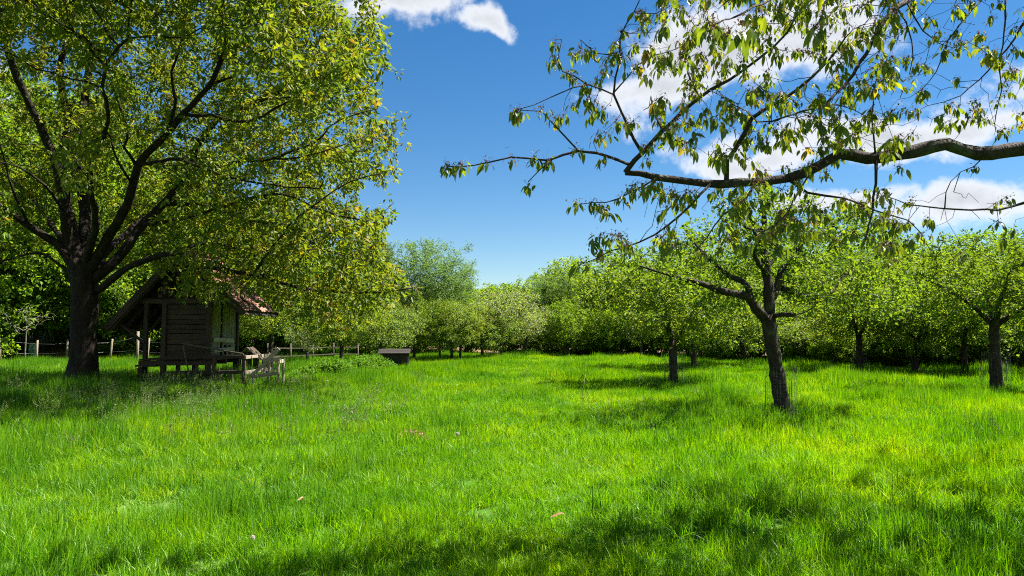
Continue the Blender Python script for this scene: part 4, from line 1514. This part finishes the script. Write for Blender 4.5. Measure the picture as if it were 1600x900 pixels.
    # small pen built against the right side
    for (x, y, h) in [(1.72, y0 - .25, .92), (1.72, y1 - .3, .95), (.9, y0 - .25, .85)]:
        beam('post', (x, y, -.1), (x, y, h), .09, .09, D, root)
    for z in (.84, .42):
        beam('rail', (-.6, y0 - .20, z), (1.76, y0 - .20, z + .03), .05, .10, D, root)
        beam('rail', (1.77, y0 - .3, z + .02), (1.77, y1 - .25, z + .02), .05, .09, G, root)
    for k in range(5):
        x = .15 + k * .33
        beam('pen_plank', (x, y0 + .4, .05), (x + random.uniform(-.04, .04), y0 + .4, random.uniform(.5, .72)), .10, .02, M['wood_grey'], root, up=(0, 1, 0))
    # box steps under the left porch
    beam('step', (-1.3, y0 - .1, .62), (-.75, y0 - .1, .62), .3, .05, D, root)
    beam('step', (-1.22, y0 - .1, .3), (-1.22, y0 - .1, .58), .12, .1, D, root)
    beam('hook', (x0 + .03, y0 - .10, 2.60), (x0 + .03, y0 - .10, 2.68), .03, .05, Pl, root)


hut()


def hay_rack():
    b = np.array(footing(415, 20.4))
    root = empty('hay_rack', b, 'sunlit pale plank hay rack with a slanting board right of the hut', 'hay rack')
    Pl = M['wood_pale']
    w = .40
    beam('rail', (-.05, 0, .83), (w + .02, 0, .86), .03, .11, Pl, root)
    beam('rail', (-w, 0, .36), (w, 0, .46), .03, .10, Pl, root)
    for x in (-.02, .12, .25, .36):
        beam('slat', (x, .03, .40), (x + random.uniform(-.03, .03), .03, .85), .05, .03, Pl, root)
    beam('slat', (-.36, -.03, .38), (.06, -.03, .76), .03, .09, Pl, root)
    beam('board', (.10, -.035, .82), (.40, -.035, 1.14), .03, .12, Pl, root)
    beam('post', (.37, .5, -.05), (.37, .5, .84), .06, .06, Pl, root)
    beam('post', (-.05, .5, -.05), (-.05, .5, .84), .06, .06, Pl, root)
    beam('post', (.37, .06, -.05), (.37, .06, .84), .06, .05, Pl, root)
    beam('post', (-.33, .06, -.05), (-.33, .06, .5), .06, .05, Pl, root)
    beam('rail', (-.05, .5, .80), (.4, .5, .8), .03, .1, Pl, root)
    beam('rail', (.40, .05, .78), (.40, .5, .78), .03, .1, Pl, root)


hay_rack()


def coop():
    x, y, z = footing(392, 24.5)
    root = empty('small_coop', (x, y, z), 'tiny grey gabled coop behind the pen of the hut', 'coop')
    G = M['wood_grey']
    for s in (-1, 1):
        for k in range(3):
            yy = -.3 + k * .22
            beam('roof_board', (0, yy + .1, 1.02), (s * .42, yy + .1, .62), .2, .025, G if s < 0 else M['wood_dark'], root, up=(0, 0, 1))
    for k in range(4):
        xx = -.27 + k * .18
        beam('wall_plank', (xx, -.25, 0), (xx, -.25, .95 - abs(xx) * .95), .16, .02, M['wood_dark'], root, up=(0, 1, 0))
    for s in (-1, 1):
        beam('post', (s * .34, -.2, -.05), (s * .34, -.2, .68), .06, .06, M['wood_dark'], root)
        beam('post', (s * .34, .3, -.05), (s * .34, .3, .68), .06, .06, M['wood_dark'], root)


coop()


def trough():
    x, y, z = footing(618, 33.5)
    root = empty('covered_trough', (x, y, z), 'dark wooden feed trough under a low plank roof in the far row', 'trough')
    D = M['wood_shade']  # shade of the trees put into the wood colour
    for sx in (-.55, .55):
        for sy in (-.25, .25):
            beam('leg', (sx, sy, -.05), (sx, sy, .62), .08, .08, D, root)
    for k in range(5):
        beam('side_plank', (-.6, -.3, .16 + k * .12), (.6, -.3, .16 + k * .12), .025, .115, D, root)
        beam('side_plank', (-.6, .3, .16 + k * .12), (.6, .3, .16 + k * .12), .025, .115, D, root)
    for s in (-1, 1):
        for k in range(2):
            beam('roof_plank', (-.72, s * (.1 + .2 * k), .80 - .1 * k), (.72, s * (.1 + .2 * k), .80 - .1 * k), .21, .025, D, root, up=(0, s * .45, 1))


trough()


# ------------------------------------------------------------------ fences
def fence(name, label, posts, wires, mat, rails=False):
    root = empty(name, footing(*posts[0][:2]), label, 'fence')
    o = np.array(root.location)
    tops = []
    for (px, d, h, lean, w) in posts:
        p = np.array(footing(px, d)) - o
        t = p + np.array([lean, random.uniform(-.03, .03), h])
        V, f = tube(np.array([p - [0, 0, .1], p * .6 + t * .4, t]), [w, w * .95, w * .85], 8, rough=.06)
        sp = Soup()
        sp.add(V, f)
        link('post', sp.mesh('post', mat), root)
        tops.append((p, t))
    for fz in wires:
        for (a, b) in zip(tops[:-1], tops[1:]):
            q0 = a[0] + (a[1] - a[0]) * fz
            q1 = b[0] + (b[1] - b[0]) * fz
            if rails:
                beam('rail', q0 + [0, -.06, 0], q1 + [0, -.06, 0], .03, .055, mat, root)
            else:
                mid = (q0 + q1) / 2 - [0, 0, .04]
                V, f = tube(np.array([q0, mid, q1]), [.006] * 3, 4)
                sp = Soup()
                sp.add(V, f)
                link('wire', sp.mesh('wire', M['wire']), root)


fence('wire_fence', 'wire fence on pale leaning wooden posts along the left wood', [
    (-60, 35, 1.3, .05, .07), (4, 35.5, 1.45, -.08, .07), (60, 36.5, 1.2, .02, .05), (107, 37, 1.15, .02, .055), (174, 37.5, 1.2, .12, .055), (217, 38, 1.7, 0, .08), (232, 38.2, 1.35, .08, .05),
    (300, 39, 1.2, 0, .06)], (.45, .85), M['wood_grey'])
fence('rail_fence', 'low rail fence on the brown bank right of the hut', [
    (420, 40, 1.1, 0, .06), (455, 41, 1.1, .02, .07), (490, 42, 1.0, 0, .06), (522, 43, 1.0, 0, .06), (560, 44, 1.0, 0, .06)], (.35, .75), M['wood_mid'], True)


def young_tree():
    global rng
    x, y, z = footing(42, 34)
    root = empty('young_tree', (x, y, z), 'thin pale bare young tree in a green mesh sleeve before the left fence', 'tree')
    limbs = [([np.zeros(3), np.array([0, 0, .9]), np.array([.02, 0, 1.9])], .035, .025)]
    A = ellipsoid_points(160, (0, 0, 2.3), (1.4, 1.3, .75), .5)
    A = A[A[:, 2] > 1.6]
    P, par, rad, ns, tubes, has = tree_skeleton(limbs, A, .16, 3, .25, tip=.008, jit=.2)
    sp = Soup()
    sp.add(*tube(*tubes[0], 8, rough=.04))
    link('trunk', sp.mesh('trunk', M['twig_pale']), root)
    sp = tree_wood(P, par, rad, ns, .02, 5)
    link('twigs', sp.mesh('twigs', M['twig_pale']), root, kind='stuff')
    V, Fc, rnd, _ = scatter_leaves(P, par, rad, ns, .012, 2, .12, .06, .2, .5, .2)
    link('leaves', mesh_np('leaves', V, Fc, M['apple_leaf'], {'rnd': rnd}), root, kind='stuff')
    wire_sleeve(root, .14, 1.1, M['green_mesh'], .004, .05, 'mesh_sleeve', off=(.2, .2))


def wire_sleeve(root, r, h, mat, w, cell, name, off=(0, 0)):
    sp = Soup()
    n = int(2 * math.pi * r / cell)
    for i in range(n):
        a = 6.2832 * i / n
        c = np.array([math.cos(a) * r + off[0], math.sin(a) * r + off[1], 0])
        sp.add(*tube(np.array([c, c + [0, 0, h * .5], c + [0, 0, h]]), [w] * 3, 3, cap=False))
    rows = int(h / cell)
    for j in range(rows + 1):
        z = j * h / rows
        t = np.linspace(0, 6.2832, 17)
        sp.add(*tube(np.stack([np.cos(t) * r + off[0], np.sin(t) * r + off[1], np.full(17, z)], 1), [w] * 17, 3, cap=False))
    return link(name, sp.mesh(name, mat), root)


young_tree()
for (px, d, r, h, lab) in [(1219, 14.0, .27, .98, 'wire guard round the foot of the forked leaning trunk'),
                           (1053, 22.5, .30, 1.1, 'wire guard round the short broad orchard trunk'),
                           (1340, 28.5, .28, 1.3, 'wire guard round the grey trunk on the right'),
                           (1553, 19.5, .32, 1.1, 'wire guard round the dark trunk at the right edge')]:
    g = empty('wire_guard', footing(px, d), lab, 'tree guard', 'wire guards round the orchard trunks')
    wire_sleeve(g, r, h, M['wire'], .0014, .06, 'netting')
    for a in (.6, 2.7, 4.8):
        V, f = tube(np.array([[math.cos(a) * (r + .03), math.sin(a) * (r + .03), -.05], [math.cos(a) * (r + .03), math.sin(a) * (r + .03), h * .8]]), [.006, .006], 6)
        sp = Soup()
        sp.add(V, f)
        link('stake', sp.mesh('stake', M['wood_mid']), g)


# ------------------------------------------------------------------ weeds
def weed_patch(px, d, w, h, n, label):
    x, y, z = footing(px, d)
    root = empty('weed_patch', (x, y, z), label, 'weeds', 'weed clumps before the orchard row')
    nst = n
    a = rng.uniform(0, 6.28, nst)
    rr = np.sqrt(rng.random(nst))
    B = np.stack([np.cos(a) * rr * w, np.sin(a) * rr * w * .7, np.zeros(nst)], 1)
    H = h * (1 - .6 * rr ** 2) * rng.uniform(.6, 1.1, nst)
    Tt = B + np.stack([rng.normal(0, .06, nst), rng.normal(0, .06, nst), H], 1)
    V, f = thin_edges(B, Tt, np.full(nst, .004), np.full(nst, .002))
    link('stems', mesh_np('stems', V, f, M['weed_leaf'], {'rnd': np.full(len(V), .3)}), root, kind='stuff')
    per = 14
    who = np.repeat(np.arange(nst), per)
    t = rng.uniform(.2, 1, (len(who), 1))
    p = B[who] * (1 - t) + Tt[who] * t
    V, f, k = leaf_geo(p, norm(rand_unit(len(who)) * [1, 1, .4]), norm(rand_unit(len(who)) * .5 + [0, 0, 1]), rng.uniform(.045, .085, len(who)), .6)
    link('leaves', mesh_np('leaves', V, f, M['weed_leaf'], {'rnd': np.repeat(rng.random(len(who)), k)}), root, kind='stuff')


weed_patch(517, 27, 0.94, 0.74, 520, 'leafy weed clump nearest the hay rack, before the grey trunk')
weed_patch(560, 29, 0.88, 0.66, 480, 'middle leafy weed clump right of the grey trunk')
weed_patch(578, 30, 1.12, 0.74, 640, 'wide leafy weed clump just left of the covered trough')
weed_patch(478, 25.5, .5, .4, 120, 'low weed clump close to the hay rack')


# ------------------------------------------------------------------ grass
def blade_clump(name, n, r, hmin, hmax, w, bend, mat, seed_heads=0, template_seg=3):
    V, Fq, rnd = [], [], []
    c = 0
    for i in range(n):
        a = random.uniform(0, 6.283)
        q = r * math.sqrt(random.random())
        bx, by = math.cos(a) * q, math.sin(a) * q
        h = random.uniform(hmin, hmax)
        d = random.uniform(0, 6.283)
        b = abs(random.gauss(0, bend)) * h
        ww = w * random.uniform(.6, 1.3)
        f = random.uniform(0, 6.283)
        sx, sy = math.cos(f), math.sin(f)
        t0 = min(1, max(0, random.gauss(.5, .2)))
        for k in range(template_seg + 1):
            t = k / template_seg
            zz = h * (t - .22 * (b / max(h, .01)) * t * t)
            ox, oy = bx + math.cos(d) * b * t * t, by + math.sin(d) * b * t * t
            wk = ww * (1 - t ** 1.8) * .5 + .0003
            V += [(ox - sx * wk, oy - sy * wk, zz), (ox + sx * wk, oy + sy * wk, zz)]
            rnd += [t0, t0]
            if k:
                p = c + 2 * (k - 1)
                Fq.append((p, p + 1, p + 3, p + 2))
        c += 2 * (template_seg + 1)
    me = mesh_np(name, np.array(V), np.array(Fq), mat, {'rnd': np.array(rnd)})
    return bpy.data.objects.new(name, me)


def seed_clump(name, n, r, hmin, hmax, mat=None):
    sp_v, sp_t, rnd = [], [], []
    A, B = [], []
    for i in range(n):
        a = random.uniform(0, 6.283)
        q = r * math.sqrt(random.random())
        p = np.array([math.cos(a) * q, math.sin(a) * q, 0])
        A.append(p)
        B.append(p + [random.gauss(0, .06), random.gauss(0, .06), random.uniform(hmin, hmax)])
    A, B = np.array(A), np.array(B)
    V1, f1 = thin_edges(A, B, np.full(n, .0014), np.full(n, .0009))
    per = 12
    who = np.repeat(np.arange(n), per)
    t = rng.uniform(.78, 1.0, (len(who), 1))
    p = A[who] * (1 - t) + B[who] * t
    V2, f2, k = leaf_geo(p, norm(rand_unit(len(who)) + [0, 0, .5]), rand_unit(len(who)), rng.uniform(.018, .035, len(who)), .22)
    me = mesh_np(name, np.concatenate([V1, V2]), [f1, f2 + len(V1)], mat or M['seed_head'], {'rnd': rng.random(len(V1) + len(V2))})
    return bpy.data.objects.new(name, me)


def build_grass():
    cols = []
    lods = [
        [blade_clump('tuft', 130, .17,   .05, .21, .0074, .42, M['grass']) for _ in range(8)],
        [blade_clump('tuft', 110, .22, .06, .23, .0112, .40, M['grass']) for _ in range(6)],
        [blade_clump('tuft', 80, .32, .08, .25, .0165, .38, M['grass'], template_seg=2) for _ in range(5)],
        [seed_clump('seed_tuft', 16, .22, .38, .62) for _ in range(4)],
        [blade_clump('tussock', 60, .10, .12, .34, .0078, .5, M['grass']) for _ in range(5)],
        [seed_clump('sorrel', 14, .25, .2, .36, M['sorrel']) for _ in range(3)],
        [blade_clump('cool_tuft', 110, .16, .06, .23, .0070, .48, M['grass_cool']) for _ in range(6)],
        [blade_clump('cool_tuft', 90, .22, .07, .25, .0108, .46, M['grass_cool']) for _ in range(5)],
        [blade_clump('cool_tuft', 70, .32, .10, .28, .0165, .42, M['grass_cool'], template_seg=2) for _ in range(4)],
    ]
    P, S, Rz, K, lodid = [], [], [], [], []
    bands = [(2.2, 9.5, 46, 0), (9.5, 20, 30, 1), (20, 53, 17, 2)]
    tx = np.array(TUFT_SPOTS)
    for (y0, y1, dens, lod) in bands:
        xm = y1 * .78 + 2.5
        n = int((y1 - y0) * 2 * xm * dens)
        x = rng.uniform(-xm, xm, n)
        y = rng.uniform(y0, y1, n)
        ok = (np.abs(x) < y * .78 + 2.5) & (y < meadow_limit(x / y) + .8)
        if lod == 2:
            ok &= rng.random(n) < np.clip(1.15 - (y - 20) / 55, .45, 1)
        x, y = x[ok], y[ok]
        # patchy growth: taller drifts, shorter trodden places
        hgt = .78 + .32 * np.sin(.55 * x + .3 * y + 1) * np.sin(.48 * y - .35 * x) + .26 * np.sin(1.5 * x - .9 * y + 2) * np.sin(1.3 * y + .8 * x) + .20 * rng.normal(size=len(x))
        path = np.exp(-((x + .2 - .09 * y) / 1.7) ** 2) * np.clip((26 - y) / 12, 0, 1)
        hgt *= 1 - .38 * path
        left = np.clip((-x - 1.2) / 3, 0, 1)
        hgt *= 1 + .22 * left
        right = np.clip((x - .24 * y - .6) / 2.5, 0, 1)
        hgt *= 1 + .16 * right
        for (a, b, r) in tx:
            dd = np.hypot(x - a, (y - b))
            hgt *= 1 + .75 * np.exp(-(dd / r) ** 2)
        drift = np.clip(np.sin(.8 * x + .35 * y + .7) * np.sin(.62 * y - .5 * x + 2.2) + .5 * np.sin(2.3 * x + 1.1 * y) * np.sin(1.9 * y - .7 * x) - .25, 0, 1)
        hgt *= 1 + 1.15 * drift * (1 - .7 * path)
        hgt = hgt.clip(.55, 2.3)
        P.append(np.stack([x, y, ground_z(x, y) - .01], 1))
        S.append(hgt)
        Rz.append(rng.uniform(0, 6.283, len(x)))
        off = sum(len(l) for l in lods[:lod])
        kk = off + rng.integers(0, len(lods[lod]), len(x))
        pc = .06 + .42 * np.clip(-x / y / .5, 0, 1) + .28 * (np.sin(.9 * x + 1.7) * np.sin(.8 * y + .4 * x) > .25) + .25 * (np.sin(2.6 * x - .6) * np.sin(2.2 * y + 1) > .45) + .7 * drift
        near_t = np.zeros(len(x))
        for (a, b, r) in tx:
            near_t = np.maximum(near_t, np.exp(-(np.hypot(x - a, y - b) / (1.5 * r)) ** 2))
        pc = pc + .8 * near_t  # cool tufts gather at the trunks and darken the apple's shadow
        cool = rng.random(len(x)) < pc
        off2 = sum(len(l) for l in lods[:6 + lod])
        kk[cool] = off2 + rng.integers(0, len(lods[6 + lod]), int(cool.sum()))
        K.append(kk)
        lodid.append(np.full(len(x), lod))
    # seed heads, mostly under the cherry on the left
    n = 900
    y = rng.uniform(8, 24, n)
    x = rng.uniform(-.75, .75, n) * y
    w = np.exp(-((x / y + .42) / .2) ** 2) * np.exp(-((y - 16) / 5) ** 2) + .02
    ok = rng.random(n) < w
    x, y = x[ok], y[ok]
    P.append(np.stack([x, y, ground_z(x, y)], 1))
    S.append(rng.uniform(.7, 1.05, len(x)))
    Rz.append(rng.uniform(0, 6.283, len(x)))
    off = sum(len(l) for l in lods[:3])
    K.append(off + rng.integers(0, len(lods[3]), len(x)))
    # tussocks of longer blades, and reddish sorrel along the right-hand edge
    for (cnt, which) in ((1100, 4), (420, 5)):
        if which == 4:
            y = 2.5 + 20 * rng.random(cnt) ** .8
            x = rng.uniform(-.78, .78, cnt) * y
            ok = rng.random(cnt) < np.where(x > .12 * y, .8, np.where(x < -.25 * y, .6, .14))
        else:
            x = rng.uniform(.33, .60, cnt)
            y = meadow_limit(x) - rng.random(cnt) * 4 + .3
            x = x * y
            ok = np.ones(cnt, bool)
        x, y = x[ok], y[ok]
        P.append(np.stack([x, y, ground_z(x, y) - .01], 1))
        S.append(rng.uniform(.7, 1.15, len(x)))
        Rz.append(rng.uniform(0, 6.283, len(x)))
        off = sum(len(l) for l in lods[:which])
        K.append(off + rng.integers(0, len(lods[which]), len(x)))
    P, S, Rz, K = map(np.concatenate, (P, S, Rz, K))
    print('grass instances', len(P))
    coll = bpy.data.collections.new('grass_tufts')
    k = 0
    for l in lods:
        for o in l:
            o.name = 'tuft_%03d' % k      # collection order is by name
            coll.objects.link(o)
            k += 1
    me = bpy.data.meshes.new('grass')
    me.vertices.add(len(P))
    me.vertices.foreach_set('co', P.astype(np.float32).ravel())
    for nm, arr, typ in (('hgt', S, 'FLOAT'), ('rot', Rz, 'FLOAT'), ('pick', K, 'INT')):
        a = me.attributes.new(nm, typ, 'POINT')
        a.data.foreach_set('value', arr.astype(np.float32 if typ == 'FLOAT' else np.int32))
    me.update()
    o = link('grass', me, kind='stuff')
    o['label'] = 'long bright green meadow grass covering the whole foreground'
    o['category'] = 'grass'
    ng = bpy.data.node_groups.new('grass_scatter', 'GeometryNodeTree')
    ng.interface.new_socket('Geometry', in_out='INPUT', socket_type='NodeSocketGeometry')
    ng.interface.new_socket('Geometry', in_out='OUTPUT', socket_type='NodeSocketGeometry')
    N = ng.nodes
    Lk = ng.links
    gi, go = N.new('NodeGroupInput'), N.new('NodeGroupOutput')
    ci = N.new('GeometryNodeCollectionInfo')
    ci.inputs['Collection'].default_value = coll
    ci.inputs['Separate Children'].default_value = True
    ci.inputs['Reset Children'].default_value = True
    ip = N.new('GeometryNodeInstanceOnPoints')

    def named(nm, dt):
        q = N.new('GeometryNodeInputNamedAttribute')
        q.data_type = dt
        q.inputs['Name'].default_value = nm
        return q.outputs[0]
    ip.inputs['Pick Instance'].default_value = True
    Lk.new(gi.outputs[0], ip.inputs['Points'])
    Lk.new(ci.outputs[0], ip.inputs['Instance'])
    Lk.new(named('pick', 'INT'), ip.inputs['Instance Index'])
    cr_ = N.new('ShaderNodeCombineXYZ')
    Lk.new(named('rot', 'FLOAT'), cr_.inputs[2])
    Lk.new(cr_.outputs[0], ip.inputs['Rotation'])
    cs = N.new('ShaderNodeCombineXYZ')
    cs.inputs[0].default_value = 1
    cs.inputs[1].default_value = 1
    Lk.new(named('hgt', 'FLOAT'), cs.inputs[2])
    Lk.new(cs.outputs[0], ip.inputs['Scale'])
    Lk.new(ip.outputs[0], go.inputs[0])
    md = o.modifiers.new('scatter', 'NODES')
    md.node_group = ng


build_grass()


# ------------------------------------------------------------------ small things in the grass
def dandelion(px, d, label, h=.30, size=.02):
    x, y, z = footing(px, d)
    root = empty('dandelion_clock', (x, y, z), label, 'flower', 'white seed clocks in the grass')
    V, f = tube(np.array([[0, 0, 0], [.01, 0, h * .5], [.0, .01, h]]), [.003, .0025, .002], 5)
    sp = Soup()
    sp.add(V, f)
    link('stem', sp.mesh('stem', M['seed_head']), root)
    n = 220
    u = rand_unit(n)
    V, f, k = leaf_geo(np.array([0, .01, h]) + u * .006, u, rand_unit(n), np.full(n, size), .35)
    link('seed_ball', mesh_np('seed_ball', V, f, M['blossom'], {'rnd': np.full(len(V), .95)}), root, kind='stuff')


dandelion(551, 12.0, 'white dandelion clock left of the bare brown patch')
dandelion(513, 18.5, 'small white dandelion clock farther back towards the hay rack', .36)
dandelion(402, 5.4, 'white dandelion clock low at the bottom left of the picture', .13, .013)
dandelion(716, 10.2, 'small white dandelion clock right of the bare brown patch', .2)


def dead_leaf(px, d, label, L=.12, rz=.1):
    x, y, z = footing(px, d)
    V = LEAF12[0].copy()
    V[:, 0] = (V[:, 0] - .5) * L
    V[:, 1] *= L * .35
    V[:, 2] = V[:, 2] * L * 1.5 + .02 * np.sin(V[:, 0] * 30)
    o = link('dead_leaf', mesh_np('dead_leaf', V, LEAF12[1], M['dead_leaf'], {'rnd': np.linspace(.2, .9, len(V))}, smooth=True), None, (x, y, z + .16))
    o.rotation_euler = (.2, -.1, rz)
    tag(o, label, 'leaf')


dead_leaf(870, 5.9, 'curled reddish brown dead leaf lying in the grass at the bottom centre')
dead_leaf(475, 6.4, 'small brown dead leaf in the grass at the lower left', .07, 1.0)


def bare_patch():
    x, y, z = footing(645, 10.4)
    n = 900
    a = rng.uniform(0, 6.28, n)
    r = np.sqrt(rng.random(n))
    p = np.stack([np.cos(a) * r * .24, np.sin(a) * r * .2, .05 + .10 * (1 - r ** 2) + rng.uniform(-.01, .03, n)], 1)
    V, f, k = leaf_geo(p, rand_unit(n), norm(rand_unit(n) + [0, 0, .8]), rng.uniform(.02, .06, n), .3)
    o = link('dry_grass_heap', mesh_np('dry_grass_heap', V, f, M['dead_leaf'], {'rnd': np.repeat(rng.random(n), k)}), None, (x, y, z))
    tag(o, 'small bare brown heap of dry clippings in the middle of the meadow', 'heap')


bare_patch()


def dry_stalk():
    x, y, z = footing(908, 17.5)
    V, f = tube(np.array([[0, 0, 0], [.04, 0, .3], [.10, .02, .62]]), [.008, .006, .003], 5)
    sp = Soup()
    sp.add(V, f)
    me = sp.mesh('dry_stalk', M['wood_pale'])
    o = link('dry_stalk', me, None, (x, y, z))
    tag(o, 'single dry straw-coloured stalk standing in the meadow right of centre', 'stalk')


dry_stalk()
